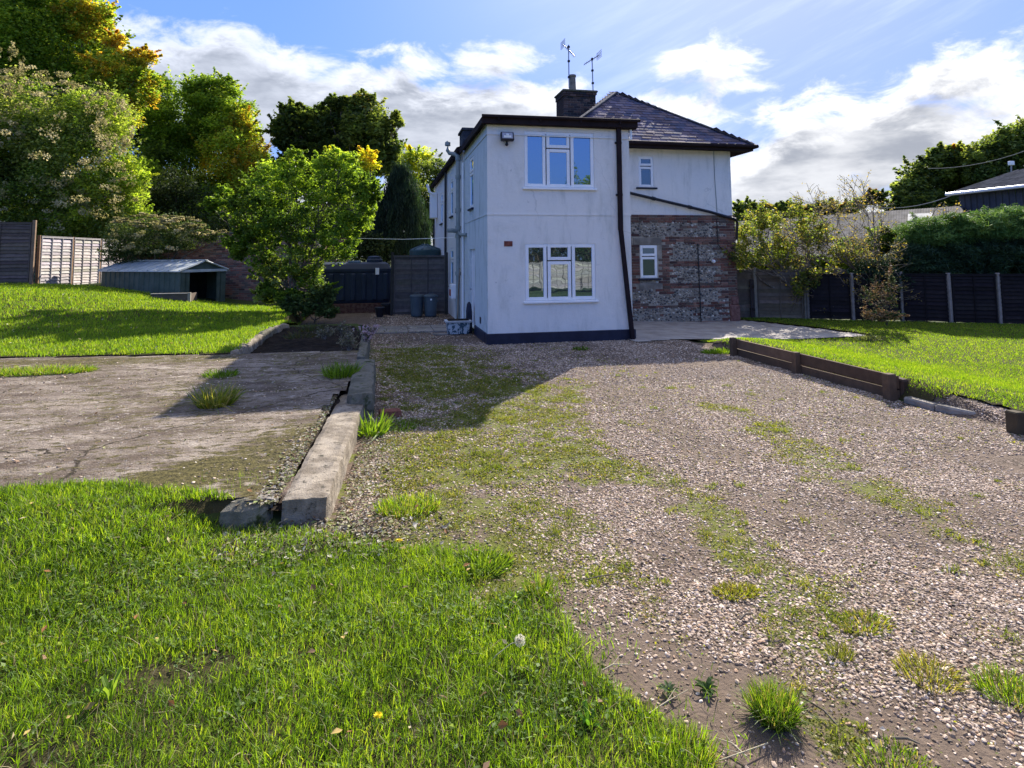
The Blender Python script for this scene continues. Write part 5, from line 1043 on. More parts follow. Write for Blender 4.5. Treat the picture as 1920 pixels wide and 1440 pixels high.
# clematis mound
tree('clematis_mound', 'dark mound of climber covered in white seed heads over the garden wall', 'climber', at(290, 540, 22.2), [BL(290, 440, 72, 21.8, DKG, 42), BL(350, 440, 48, 21.6, DKG, 32), BL(230, 450, 40, 21.9, DKG, 42), BL(260, 480, 70, 22.2, DKG, 30), BL(390, 445, 25, 21.6, DKG, 14)], 4600, [LEAF], .06, .08, mat=M_evergreen, twigs=1, extra=[('seed_heads', [BL(275, 412, 62, 21.1, PALE, 14, 1.2), BL(340, 420, 46, 21.1, PALE, 14, .9), BL(380, 436, 28, 21.1, PALE, 6, .4), BL(280, 445, 75, 20.7, PALE, 38, .5), BL(420, 434, 14, 22., PALE, 3, .15)], 1700, [FLUF], .06, M_fluff, .1)])
# bushy tree in front
bb = [BL(520, 350, 62, 17.6, GR+YG[:2], 52), BL(610, 340, 72, 17.4, GR+YG[:2], 52), BL(665, 390, 45, 17.2, GR+YG[:1], 60), BL(560, 420, 80, 17.4, GR+DKG[:1], 50), BL(470, 400, 58, 17.6, GR+DKG[:2], 50), BL(480, 460, 50, 17.4, GR+OLV[:1], 38), BL(560, 490, 62, 17.4, GR+OLV[:2], 40), BL(630, 455, 50, 17.2, GR, 45), BL(505, 520, 34, 17.3, OLV+GR, 36), BL(640, 300, 34, 17.4, YG, 24), BL(590, 545, 42, 17.2, GR+YG[:1], 30), BL(555, 300, 30, 17.6, GR+YG, 24), BL(430, 370, 30, 17.6, GR, 25), BL(500, 550, 26, 17.2, OLV+GR, 22, .5), BL(545, 560, 30, 17., GR, 18, .5), BL(455, 455, 34, 17.5, GR, 30, .6), BL(690, 360, 26, 17.2, GR+YG[:1], 30, .5), BL(400, 385, 20, 17.8, GR+YG[:1], 16, .3)]
tree('bushy_tree', 'bushy bright green multi-stemmed tree in front of the brick wall', 'tree', (at(548, 575, 17.4)[0], at(548, 575, 17.4)[1], .25), bb, 3100*Q, [LEAF, LEAF2], .074, .07, trunks=5, clump=.2, twigs=3, fill=.04)
tree('laurel_bush', 'dark low evergreen bush at the foot of the bushy tree', 'bush', (at(590, 595, 16.8)[0], at(590, 595, 16.8)[1], .1), [BL(560, 575, 36, 16.6, DKG+GR[3:], 22), BL(600, 560, 30, 16.8, DKG, 28), BL(615, 585, 22, 16.6, DKG, 14)], 3600, [LEAF], .08, .03, mat=M_evergreen)
# right: conifer hedge
hb = [BL(px, py, 48, 18.6, [(.04, .085, .025), (.06, .11, .03), (.09, .14, .04)], 36, .9, dy=.9) for px, py in ((1735, 440), (1790, 432), (1850, 425), (1910, 420), (1970, 420), (2040, 420))]+[BL(px, py, 50, 18.4, CYP, 40, .9, dy=.8) for px, py in ((1720, 490), (1780, 485), (1840, 480), (1900, 480), (1960, 480), (1750, 520), (1830, 515), (1910, 515), (1690, 510), (1640, 520))]  # lower blobs get darker leaf colours for the shade there, top ones paler
tree('conifer_hedge', 'tall dark conifer hedge behind the right-hand fence', 'hedge', (at(1850, 600, 18.6)[0], at(1850, 600, 18.6)[1], -.1), hb, 8500*Q, [NEED], .1, .08, mat=M_evergreen, clump=.3, flat=.6, twigs=1)
# recursive small trees
def grow(t, tips, p, d, L, r_, lvl, mx, spread, up=.15, minr=.004):
    d = np.array(d)/np.linalg.norm(d); seg = 4; pts = [np.array(p)]; dd = d.copy()
    for i in range(seg): dd = dd+rng.normal(0, .13, 3)+np.array([0, 0, up*.12]); dd /= np.linalg.norm(dd); pts.append(pts[-1]+dd*L/seg)
    rs = [max(minr, r_*(1-.45*i/seg)) for i in range(seg+1)]; t.tube(pts, rs, 5 if lvl < 2 else 3, cap=False)
    if lvl >= mx: tips.append((pts, dd)); return
    for _ in range(3 if lvl < 2 else random.choice((2, 3, 4))):
        i = random.randrange(2, seg+1); nd = dd+rng.normal(0, spread, 3)+np.array([0, 0, up]); grow(t, tips, pts[i], nd, L*random.uniform(.6, .85), rs[i]*.7, lvl+1, mx, spread, up, minr)
def small_tree(name, label, base, starts, mx, spread, leafn, pal, size, up=.15, minr=.005):
    base = np.array(base, float); o = thing(name, label, 'tree', tuple(base)); t = MB(); tips = []
    for (off, d, L, r_) in starts: grow(t, tips, base+np.array(off), d, L, r_, 0, mx, spread, up, minr)
    t.build('trunk', M_twig, o, smooth=True); P = []
    for pts, dd in tips:
        for _ in range(leafn): k = random.randrange(0, 4); P.append(pts[k]+(pts[k+1]-pts[k])*random.random()+rng.normal(0, .055, 3))
    P = np.array(P); pal = np.array(pal); cl = pal[rng.integers(0, len(pal), len(P))]*rng.uniform(.7, 1.3, (len(P), 1)); nz_ = fbm(P[:, 0]+P[:, 2], P[:, 1]+P[:, 2], 1.2, 2)[:, None]; cl = cl*(1-.0*nz_)
    scatter('crown', [LEAF2], P, size*rng.uniform(.6, 1.3, len(P)), rotmats(len(P), rng.uniform(0, 1.4, len(P))), cl, M_leaf, o); return o
ab = gz(1497, 597, -.12)
small_tree('apple_tree', 'small apple tree with yellowing leaves against the right fence', ab, [((0, 0, -.1), (.02, 0, 1), .9, .07), ((.1, .05, -.1), (.12, 0, 1), .95, .06)]+[((0, 0, .75), d, 1.15, .045) for d in ((-.9, -.1, .8), (-.5, .3, 1.), (.7, .1, .8), (-1.1, .2, .35), (.2, -.4, 1.1), (.5, .4, 1.)) ], 4, .42, 20, [(.2, .26, .05), (.14, .2, .04), (.12, .16, .04), (.36, .32, .07), (.24, .25, .08), (.1, .14, .04)], .09, .1)
sb_ = gz(1640, 600, -.12); sb_ = sb_+np.array([.25, .7, 0])
small_tree('scrubby_tree', 'scrubby half-bare tree tangled with twigs beside the apple tree', sb_, [((.1*k, 0, -.1), d, 1.2, .05) for k, d in enumerate(((-.3, 0, 1), (.0, 0, 1), (.25, .1, 1), (-.8, 0, .8)))]+[((0, 0, 1.2), d, 1.25, .03) for d in ((-1, 0, .5), (-.7, .1, .9), (-1.2, -.1, .25), (.5, 0, .6), (.9, .1, .3), (-.2, 0, 1.2), (-1, .2, 1.1))], 4, .5, 6, [(.3, .24, .1), (.16, .17, .07), (.38, .28, .08), (.22, .2, .08), (.2, .16, .1)], .06, .06, .006)
tree('boundary_bushes', 'mixed dark green bushes filling the gap between the right fence and the long barn', 'bushes', (gz(1480, 600, -.12)[0], 19.6, -.1), [BL(px, py, rx_, 20.4, GR[2:]+DKG+OLV[:1], ry_, .5) for px, py, rx_, ry_ in ((1405, 500, 36, 24), (1465, 492, 38, 28), (1530, 498, 40, 26), (1600, 478, 46, 34), (1655, 455, 36, 34), (1690, 470, 40, 40))], 5200, [LEAF], .075, .05, twigs=2)
tree('bramble_bush', 'rusty bramble and dead stems growing up the right fence', 'bush', gz(1650, 607, -.12)+np.array([0, -.25, 0]), [BL(1640, 565, 26, 15.2, BRN+DKG, 42, .1), BL(1672, 545, 18, 15.3, DKG+BRN, 40, .1), BL(1655, 592, 45, 15., BRN+DKG[:1], 12, .2)], 2600, [LEAF], .05, .02, twigs=4, mat=M_dry)
# ivy over the right fence corner
# distant woods on the right
tree('hillside_tree', 'rounded dark olive tree on the hillside left of the farm wood', 'tree', at(1745, 420, 66), [BL(1720, 340, 42, 66, OLV+DKG, 40), BL(1770, 315, 48, 66, DKG+OLV[:2], 45), BL(1690, 365, 22, 65, OLV, 24), BL(1790, 290, 34, 66, OLV+OR[2:3], 22), BL(1810, 350, 60, 67, DKG, 40), BL(1740, 380, 70, 64, DKG+OLV[:1], 26), BL(1680, 388, 30, 64, DKG, 14)], 6500, [LEAF], .36, .35)
tree('hillside_tree', 'tall olive green trees rising at the right edge behind the barn', 'tree', at(1870, 420, 62), [BL(1850, 300, 45, 62, DKG+OLV, 45), BL(1900, 275, 50, 62, OLV+DKG[:2], 48), BL(1880, 340, 60, 62, DKG, 40), BL(1950, 260, 50, 62, OLV, 45), BL(2010, 270, 60, 62, OLV+DKG, 60)], 6500, [LEAF], .34, .35)
tree('hillside_tree', 'small dark bush on the skyline above the long barn roof', 'tree', at(1640, 420, 75), [BL(1640, 372, 26, 75, DKG+BRN[:1], 17), BL(1610, 384, 22, 75, OLV, 12)], 9000, [LEAF], .36, .1)
for k, (px, py, rx_, ry_, lb) in enumerate(((1420, 400, 50, 26, 'distant low trees just right of the house corner'), (1500, 398, 55, 22, 'distant low tree line behind the apple tree'), (1570, 392, 45, 20, 'distant reddish tree line left of the skyline bush'))):
    tree('distant_tree', lb, 'tree', at(px, 440, 80), [BL(px-20, py, rx_*.6, 80, OLV+DKG, ry_), BL(px+18, py+4, rx_*.6, 80, OLV+BRN[:1], ry_*.9)], 9000, [LEAF], .42, .1, group='distant trees')

# ------------------------------------------------------------------ ground cover
def blade_t(bend, seg=3, taper=1.):
    v, f = [], []
    for i in range(seg): h = i/seg; v += [(-.5*(1-h*.55), bend*h*h, h*(1-.25*bend*h)), (.5*(1-h*.55), bend*h*h, h*(1-.25*bend*h))]
    v.append((0, bend, 1-.25*bend)); q_ = [(2*i, 2*i+1, 2*i+3, 2*i+2) for i in range(seg-1)]; fs = [np.array([(2*seg-2, 2*seg-1, 2*seg)])]
    if q_: fs.append(np.array(q_))
    return (np.array(v), fs)
BLN = [blade_t(b_) for b_ in (.1, .3, .55, .9)]; BLF = [blade_t(b_, 2) for b_ in (.15, .45)]
def seeds(poly, dens, x0_, x1_, y0_, y1_, df=None):
    n_ = int((x1_-x0_)*(y1_-y0_)*dens); x = rng.uniform(x0_, x1_, n_); y = rng.uniform(y0_, y1_, n_); m_ = inpoly(x+.12*(fbm(x, y, 4)-.5), y+.12*(fbm(y, x, 4)-.5), poly)
    if df is not None: m_ &= rng.random(n_) < df(x, y)
    return x[m_], y[m_]
def grass(name, x, y, h, wd, pal, tm, lean=.35, zo=0., label=None, mat=None, parent=None, kind='stuff', yaw=None):
    n_ = len(x); P = np.stack([x, y, H(x, y)+zo], 1); hh = h*rng.uniform(.55, 1.25, n_); ww = wd*rng.uniform(.7, 1.3, n_)
    pal = np.array(pal); cn = (.5*fbm(x, y, 3.5, 3)+.5*fbm(x, y, 15, 2))[:, None]; k = np.clip((cn-.2)*1.6+rng.normal(0, .3, (n_, 1)), 0, .999)*(len(pal)-1); i = k.astype(int)[:, 0]; f_ = k-i[:, None]; c_ = pal[i]*(1-f_)+pal[i+1]*f_; c_ = c_*rng.uniform(.75, 1.25, (n_, 1))
    o = scatter(name, tm, P, np.stack([ww, hh, hh], 1), rotmats(n_, np.abs(rng.normal(0, lean, n_)), yaw), c_, mat or M_grass, parent)
    if parent is None: tag(o, label, 'grass', None, kind)
    return o
GP = [(.065, .115, .012), (.11, .2, .014), (.165, .285, .018), (.225, .345, .024), (.3, .37, .05)]
def fd(x, y):
    d = .65+.35*sst(fbm(x, y, 2.6, 4), .3, .5); bare = 1.3*np.exp(-(((x+1.35)/.34)**2+((y-2.62)/.2)**2))+.9*np.exp(-(((x+.95)/.3)**2+((y-3.05)/.12)**2))+.8*np.exp(-(((x+.72)/.18)**2+((y-3.1)/.16)**2)); return d*(1-.86*np.clip(bare, 0, 1))
x, y = seeds(LAWN_FRONT, 15000, -2.9, 1.35, 1.75, 4.1, fd); hf = .038+.05*fbm(x+3, y, 4.2, 4)
grass('lawn_grass', x, y, hf, .0042, GP, BLN, .45, 0, 'bright green uncut grass filling the bottom left corner')
x, y = seeds(LAWN_FRONT, 9000, -4.2, .6, 4.1, 5.1, None); grass('lawn_grass', x, y, .05+.05*fbm(x, y, 2), .006, GP, BLN, .5, 0, 'taller ragged grass along the front lip of the slab')
# broad leaves, clover and dead stalks in the front grass
x, y = seeds(LAWN_FRONT, 2600, -2.9, 1.3, 1.75, 4.6, lambda x, y: .05+sst(fbm(x+7, y+3, 2.9, 5), .5, .66)); P = np.stack([x, y, H(x, y)+rng.uniform(.012, .055, len(x))], 1)
tag(scatter('clover', [LEAF2], P, .019*rng.uniform(.6, 1.6, len(P)), rotmats(len(P), np.abs(rng.normal(0, .5, len(P)))), np.array([(.13, .22, .04), (.18, .28, .05), (.26, .34, .13), (.11, .19, .03)])[rng.integers(0, 4, len(P))]*rng.uniform(.7, 1.3, (len(P), 1)), M_leaf), 'clover and small broad leaves through the front grass', 'clover', None, 'stuff')
x, y = seeds(LAWN_FRONT, 260, -2.9, 1.3, 1.75, 4.8); grass('dead_stalks', x, y, .1, .003, [(.3, .26, .14), (.4, .34, .2), (.22, .18, .1)], BLN, 1.1, .015, 'pale dead stalks lying in the front grass', M_dry)
# far lawns
x, y = seeds(LAWN_LEFT, 1500, -14, -1.9, 10.5, 15); grass('lawn_grass', x, y, .075, .011, GP[1:], BLF, .5, .01, 'sunlit grass of the left lawn nearest the slab')
x, y = seeds(LAWN_LEFT, 650, -16, -1.9, 15, 24); grass('lawn_grass', x, y, .085, .016, GP[1:], BLF, .5, .01, 'grass of the left lawn rising towards the shed and fences')
x, y = seeds(LAWN_RIGHT, 3400, 6.3, 10.5, 4.2, 9); grass('lawn_grass', x, y, .045, .007, GP[1:], BLF, .6, .01, 'bright mown grass of the right lawn near the timber edging')
x, y = seeds(LAWN_RIGHT, 1500, 6.3, 17.5, 9, 18.2); grass('lawn_grass', x, y, .045, .011, GP[1:], BLF, .6, .01, 'mown grass of the right lawn towards the dark fence')
x, y = seeds(LAWN_RIGHT, 1500, 10.5, 15, 5, 9); grass('lawn_grass', x, y, .045, .009, GP[1:], BLF, .6, .01, 'mown grass at the right edge of the right lawn')
# gravel stones
def stonecol(n_):
    c = np.array([(.41, .34, .28), (.33, .265, .21), (.5, .43, .365), (.25, .195, .15), (.18, .14, .105), (.3, .21, .145), (.1, .085, .07), (.62, .56, .5)]); return c[rng.choice(8, n_, p=[.2, .2, .12, .18, .13, .09, .04, .04])]*rng.uniform(.75, 1.2, (n_, 1))*np.array([1.2, 1.12, 1.03])
oc = (np.array([(1, 0, 0), (0, 1, 0), (-1, 0, 0), (0, -1, 0), (0, 0, 1), (0, 0, -1)], float), np.array([(0, 1, 4), (1, 2, 4), (2, 3, 4), (3, 0, 4), (1, 0, 5), (2, 1, 5), (3, 2, 5), (0, 3, 5)]))
octs = [(oc[0]*rng.uniform(.7, 1.2, (6, 1)), [oc[1]]) for _ in range(5)]
def gravel(n_, x0_, x1_, y0_, y1_, s_, tm, label):
    x = rng.uniform(x0_, x1_, n_); y = rng.uniform(y0_, y1_, n_); k = inDR(x, y) & ~inpoly(x, y, LAWN_FRONT) & ~inpoly(x, y, LAWN_RIGHT) & ~((x > X0-.02) & (y > Y1-.02)) & ~((x < -.32) & (y > 4.4)) & (x > -1.3)
    k &= ~((x < -.3+.062*(y-4.5)) & (y > 4.48) & (y < 7.6)) & ~((x < 1.75) & (y > 14.9) & (y < 16.3)); k &= rng.random(n_) < (1-.55*moss(x, y))*(1-.8*dirtm(x, y))*(.3+.7*sst(fbm(x, y, 1.7, 5), .36, .56))
    x, y = x[k], y[k]; n_ = len(x); r_ = s_*.72*np.minimum(np.exp(rng.normal(0, .4, n_)), 2.); P = np.stack([x, y, DZ(x, y)+r_*.15], 1)
    tag(scatter('gravel', tm, P, np.stack([r_*1.15, r_*.85, r_*.5], 1), rotmats(n_, np.abs(rng.normal(0, .3, n_))), stonecol(n_), M_stone), label, 'gravel', None, 'stuff')
gravel(150000, -.6, 5.2, 1.8, 4.6, .0088, stones, 'loose pale flint gravel in the foreground of the drive')
gravel(160000, -.4, 8.5, 4.6, 8.2, .0105, stones, 'pale gravel across the middle of the drive')
gravel(80000, -.3, 6.3, 8.2, 13, .0135, octs, 'gravel in the shade before the extension')
gravel(9000, -.3, 2.1, 13, 20, .018, octs, 'gravel along the left side of the house')
# moss and tiny weeds over the gravel
def weeds(n_, x0_, x1_, y0_, y1_, s_, h_, label, pal):
    x = rng.uniform(x0_, x1_, n_); y = rng.uniform(y0_, y1_, n_); k = inDR(x, y) & (x > -.06) & ~inpoly(x, y, LAWN_FRONT) & ~inpoly(x, y, LAWN_RIGHT) & (rng.random(n_) < .04+np.maximum(moss(x, y), .8*sst(y, 8.4, 9.6)*(1-sst(x, .7, 2.4))*(y < 12.4))*sst(fbm(x, y, 6., 3), .35, .6)) & ~((x > X0-.02) & (y > Y1-.02))
    x, y = x[k], y[k]; n_ = len(x); P = np.stack([x, y, DZ(x, y)+rng.uniform(.002, h_, n_)], 1); pal = np.array(pal)
    tag(scatter('moss', [LEAF2, LEAF], P, s_*rng.uniform(.5, 1.5, n_), rotmats(n_, np.abs(rng.normal(0, .7, n_))), pal[rng.integers(0, len(pal), n_)]*rng.uniform(.7, 1.3, (n_, 1)), M_leaf), label, 'moss', None, 'stuff')
MP = [(.17, .2, .03), (.24, .26, .04), (.11, .14, .025), (.28, .27, .06), (.2, .16, .06)]
weeds(130000, 0, 5, 1.8, 4.8, .011, .012, 'moss and tiny weeds in the near gravel', MP); weeds(190000, 0, 6.3, 4.8, 8.4, .016, .014, 'moss spread over the middle gravel', MP); weeds(60000, 0, 4, 8.4, 12.5, .024, .016, 'short green growth on the shaded gravel', MP)
# leaf litter by the kerbs
def litter(name, n_, fx_, label, pal, s_=.03, zf=None):
    x, y = fx_(n_); z = (zf(x, y) if zf is not None else H(x, y))+rng.uniform(.008, .03, len(x)); pal = np.array(pal)
    tag(scatter(name, [LEAF2, LEAF], np.stack([x, y, z], 1), s_*rng.uniform(.4, 1.5, len(x)), rotmats(len(x), np.abs(rng.normal(0, .55, len(x)))), pal[rng.integers(0, len(pal), len(x))]*rng.uniform(.7, 1.3, (len(x), 1)), M_dry), label, 'leaf litter', None, 'stuff')
LP_ = [(.3, .26, .18), (.42, .38, .3), (.2, .13, .07), (.28, .28, .12), (.12, .09, .06), (.5, .46, .38), (.2, .24, .08)]
def f1(n_): y = rng.uniform(4.5, 7.9, n_); return -.67+.062*(y-4.5)-np.abs(rng.normal(0, .1, n_)), y
litter('fallen_leaves', 5200, f1, 'dry leaves and debris heaped between the slab and the front kerb', LP_, zf=lambda x, y: .145+.015*(y-4.5)+.0*x)
def f2(n_): return rng.normal(-.45, .36, n_), 4.22+rng.normal(0, .13, n_)-.0
litter('fallen_leaves', 3000, f2, 'dry leaves and stems in front of the kerb end', LP_+[(.05, .04, .03)]*2, zf=lambda x, y: .0*x+.012)
def f3(n_): y = rng.uniform(4.4, 7.2, n_); return -.28+.062*(y-4.5)+np.abs(rng.normal(0, .22, n_)), y
litter('fallen_leaves', 2600, f3, 'pale leaf debris along the right foot of the front kerb', LP_, .024, zf=lambda x, y: .0*x)
def f4(n_): x = rng.uniform(-8, -.6, n_); y = rng.uniform(5, 10.4, n_); return x, y
litter('fallen_leaves', 1500, f4, 'scattered leaves on the concrete slab', LP_, .024)
def f5(n_): return rng.uniform(.3, 6, n_), rng.uniform(2, 9, n_)
litter('fallen_leaves', 900, f5, 'single dry leaves scattered on the gravel', LP_, .024)
def f6(n_): return rng.uniform(-.4, 4.5, n_)*.5-1.1, rng.uniform(13, 16.3, n_)
litter('fallen_leaves', 900, f6, 'leaves on the paving behind the planting bed', LP_, .035, zf=lambda x, y: .03+.0*x)

# tufts, each its own plant
def tuft(px, py, r_, h, n_, label, pal=GP, lean=.55, wd=.005, z=None, name='grass_tuft', tm=None, sq=1.):
    p = gp(px, py) if z is None else gz(px, py, z)
    if z is not None: p[2] = z
    a = rng.uniform(0, 2*math.pi, n_); q_ = r_*np.sqrt(rng.random(n_)); X = np.cos(a)*q_; Y = np.sin(a)*q_*sq; pal = np.array(list(pal)+[(.3, .26, .12)]*(1 if len(pal) > 3 else 0))
    t_ = np.clip(q_/r_, 0, 1)*lean+rng.normal(0, .14, n_); kx, ky = -np.sin(a), np.cos(a); ct, st = np.cos(t_), np.sin(t_); C1 = 1-ct
    T = np.stack([np.stack([ct+kx*kx*C1, kx*ky*C1, ky*st], -1), np.stack([kx*ky*C1, ct+ky*ky*C1, -kx*st], -1), np.stack([-ky*st, kx*st, ct], -1)], 1)
    w_ = rng.uniform(0, 2*math.pi, n_); Z = np.zeros((n_, 3, 3)); Z[:, 0, 0] = np.cos(w_); Z[:, 0, 1] = -np.sin(w_); Z[:, 1, 0] = np.sin(w_); Z[:, 1, 1] = np.cos(w_); Z[:, 2, 2] = 1
    hh = h*rng.uniform(.5, 1.15, n_); ww = wd*rng.uniform(.7, 1.3, n_)
    o = scatter(name, tm or BLN, np.stack([X, Y, np.zeros(n_)], 1), np.stack([ww, hh, hh], 1), T@Z, pal[rng.integers(0, len(pal), n_)]*rng.uniform(.75, 1.25, (n_, 1)), M_grass); o.location = tuple(p)
    return tag(o, label, 'grass tuft' if name == 'grass_tuft' else 'plant')
tuft(403, 760, .17, .26, 420, 'spiky yellow-green grass tuft growing from the middle of the concrete slab', [(.14, .2, .03), (.22, .26, .04), (.32, .3, .06), (.09, .14, .02)], .8, .009)
tuft(700, 815, .12, .23, 110, 'bright strappy green plant at the foot of the kerb', [(.16, .27, .03), (.12, .22, .02), (.2, .3, .04)], .75, .02, z=0.)
tuft(1450, 1345, .075, .11, 1100, 'large round grass tuft on bare earth at the bottom of the gravel', GP[:4], .5, .004)
tuft(1575, 1228, .05, .06, 160, 'very small olive grass tuft in the gravel right of the big tuft', [(.12, .15, .03), (.2, .2, .05)], .6, .003)
tuft(765, 955, .22, .085, 1000, 'wide bright grass patch beside the end of the front kerb', GP[1:], .5, .006, sq=.7)
tuft(890, 1062, .2, .07, 900, 'flat bright green weed patch at the edge of the gravel above the front grass', [(.11, .19, .02), (.16, .24, .03)], 1., .008, sq=.8)
tuft(640, 705, .2, .2, 420, 'dark shaded grass tuft on the slab by the second kerb', GP[:3], .7, .009)
tuft(415, 705, .2, .1, 300, 'faint low grass tuft in the shade on the slab', GP[:3], .8, .009)
tuft(60, 700, .75, .1, 2200, 'long grass strip growing in a crack at the left of the slab', GP[1:], .8, .009, sq=.28)
tuft(1275, 1420, .12, .07, 800, 'shaggy grass edge tuft near the bottom centre', GP, .6, .004)
tuft(1010, 1110, .07, .09, 300, 'thin grass tuft where the grass meets the gravel', GP[:4], .5, .004)
tuft(1895, 1300, .12, .07, 500, 'low grass tuft at the lower right edge of the gravel', GP[:4], .7, .004)
tuft(1740, 1265, .12, .05, 450, 'flat mossy grass patch in the lower right gravel', MP, .9, .004)
tuft(1680, 1436, .12, .035, 500, 'low grass patch cut by the bottom edge of the photo', GP[:4], .8, .004)
tuft(1380, 1110, .13, .03, 500, 'flat olive weed mat in the gravel', MP, 1.1, .006, sq=.6)
tuft(1620, 1170, .14, .035, 500, 'flat green weed mat on the right wheel track', MP+GP[:2], 1.1, .005, sq=.7)
tuft(745, 803, .2, .07, 350, 'low dark grass by the loose brick', GP[:3], .8, .007, z=0.)
tuft(1350, 655, .35, .1, 500, 'grass clump at the far end of the timber edging', GP[1:4], .8, .012, sq=.5)
tuft(1630, 640, .3, .16, 300, 'grey-green weed clump at the corner of the concrete path', [(.12, .15, .09), (.18, .2, .12), (.08, .1, .05)], 1., .03, sq=.5)
tuft(460, 930, .35, .16, 700, 'long arching grass over the broken slab edge', GP[1:], .9, .006, sq=.4, z=.06)
tuft(1090, 655, .15, .06, 100, 'small dark weed under the lower window', GP[:2], .9, .02)
def rosette(px, py, r_, n_, label, pal, z=None, rise=.35):
    p = gp(px, py) if z is None else gz(px, py, z); t = MB(); 
    for k in range(n_):
        an = 2*math.pi*k/n_+random.uniform(-.2, .2); L = r_*random.uniform(.6, 1.1); d = np.array([math.cos(an), math.sin(an), 0]); s_ = np.array([-d[1], d[0], 0]); up = random.uniform(rise*.4, rise*1.6); w_ = L*.17; c = tuple(np.array(pal[k % len(pal)])*random.uniform(.8, 1.2))
        P_ = [d*L*a+np.array([0, 0, L*up*math.sin(a*2.2)+.005]) for a in (0, .35, .7, 1)]; ws = (.3, 1, .8, .05)
        vs = []
        for q_, k_ in zip(P_, ws): vs += [q_-s_*w_*k_, q_+np.array([0, 0, -.004]), q_+s_*w_*k_]
        t.add(vs, [(i*3+j, i*3+j+1, i*3+j+4, i*3+j+3) for i in range(3) for j in range(2)], c)
    o = t.build('weed_rosette', M_leaf, col=True); o.location = tuple(p); return tag(o, label, 'weed')
rosette(1325, 1295, .06, 14, 'dark green weed rosette on the bare earth left of the big tuft', [(.05, .1, .03), (.09, .15, .05)])
rosette(1255, 1300, .05, 12, 'pale grey-green weed rosette by the edge of the front grass', [(.18, .24, .14), (.12, .18, .09)])
rosette(205, 1325, .065, 7, 'upright broad-leaved weed with bright leaves in the front grass', [(.16, .28, .03), (.2, .3, .05)], rise=1.2)
rosette(600, 1095, .07, 10, 'small broad-leaved weed among the grass right of the slab front', [(.13, .2, .06)], rise=.6)
rosette(1105, 1370, .06, 8, 'glossy broad-leaved weed low in the grass near the bottom centre', [(.1, .22, .03)], rise=.8)
rosette(330, 1215, .06, 9, 'cluster of pale rounded leaves in the middle of the front grass', [(.2, .26, .13), (.15, .22, .1)], rise=.5)
# dandelions
M_yel = attrmat('petal', .7, .2, 50, 0, .2)
def dandelion(px, py, h, r_, label):
    p = gp(px, py); o = thing('dandelion', label, 'flower', tuple(p)); c = p+np.array([0, 0, h]); MB().tube([p, p+(.008, .004, h*.6), c], .0016, 5).build('stem', weath('stem', (.2, .25, .1), (.3, .3, .15)), o); t = MB()
    for k in range(60):
        an = random.uniform(0, 2*math.pi); e = random.uniform(.0, 1.1); d = np.array([math.cos(an)*math.cos(e), math.sin(an)*math.cos(e), math.sin(e)*.6]); s_ = np.array([-math.sin(an), math.cos(an), 0])*r_*.13
        t.add([c, c+d*r_*.6-s_, c+d*r_, c+d*r_*.6+s_], [(0, 1, 2, 3)], (.75, .52+.1*random.random(), .01))
    t.build('petals', M_yel, o, col=True)
dandelion(708, 1368, .05, .019, 'yellow dandelion flower in the grass near the bottom, left of the seed head')
dandelion(748, 1030, .05, .024, 'yellow dandelion at the upper edge of the front grass')
p = gp(905, 1262); q_ = np.array(gz(975, 1201, float(p[2])+.1)); dc = thing('dandelion_clock', 'round white dandelion seed head on a bent pale stalk over the front grass', 'seed head', tuple(p))
MB().tube([p, p+(q_-p)*.35+(0, 0, .025), p+(q_-p)*.75+(0, 0, .02), q_], .0018, 6).build('stem', weath('pale_stem', (.4, .36, .22), (.5, .45, .3)), dc)
n_ = 420; v = rng.normal(size=(n_, 3)); v /= np.linalg.norm(v, axis=1)[:, None]; t = MB()
for d in v[:200]: t.tube([q_+d*.004, q_+d*.021], .00022, 3, cap=False)
t.lathe(tuple(q_-(0, 0, .004)), [(.002, 0), (.0045, .004), (.002, .008)], 8); t.build('seed_stalks', weath('seed_brown', (.3, .26, .2), (.4, .36, .3)), dc)
scatter('seed_tufts', [FLUF, NEED], q_+v*rng.uniform(.019, .024, (n_, 1)), np.full(n_, .0055), rotmats(n_), np.tile([(.75, .75, .72)], (n_, 1)), M_fluff, dc)
# twigs
for k, (a, b_, r_, lb) in enumerate((((1098, 1091), (1162, 1080), .004, 'thin dark twig lying on the gravel above the front grass'), ((1508, 1315), (1572, 1368), .004, 'dark twig lying right of the big grass tuft'), ((1672, 1390), (1725, 1402), .005, 'short dark twig near the bottom right'), ((1388, 1166), (1412, 1156), .006, 'stubby dark twig in the middle of the lower gravel'), ((1130, 1262), (1180, 1252), .003, 'pale twig at the edge of bare earth'), ((1400, 1425), (1340, 1390), .0025, 'pale bent straw stalk at the foot of the gravel'), ((1440, 1400), (1330, 1440), .0025, 'long pale straw stalk at the bottom edge'), ((1215, 1345), (1290, 1300), .0025, 'pale stalk lying between grass and gravel'))):
    p, q_ = gp(*a, .012), gp(*b_, .014); m_ = (p+q_)/2+np.array([random.uniform(-.012, .012), random.uniform(-.012, .012), .006]); t = MB(); t.tube([p, m_, q_], [r_, r_*.9, r_*.5], 6); dk = 'dark' in lb
    if not dk: t.tube([m_, m_+(q_-p)*.25+(.01, .03, .008)], [r_*.7, r_*.4], 5)
    tag(t.build('twig', M_bark if dk else M_pstk, loc=m_) if dk else t.build('straw_stalk', weath('straw', (.4, .34, .22), (.5, .44, .3)), loc=m_), lb, 'twig' if dk else 'stalk')
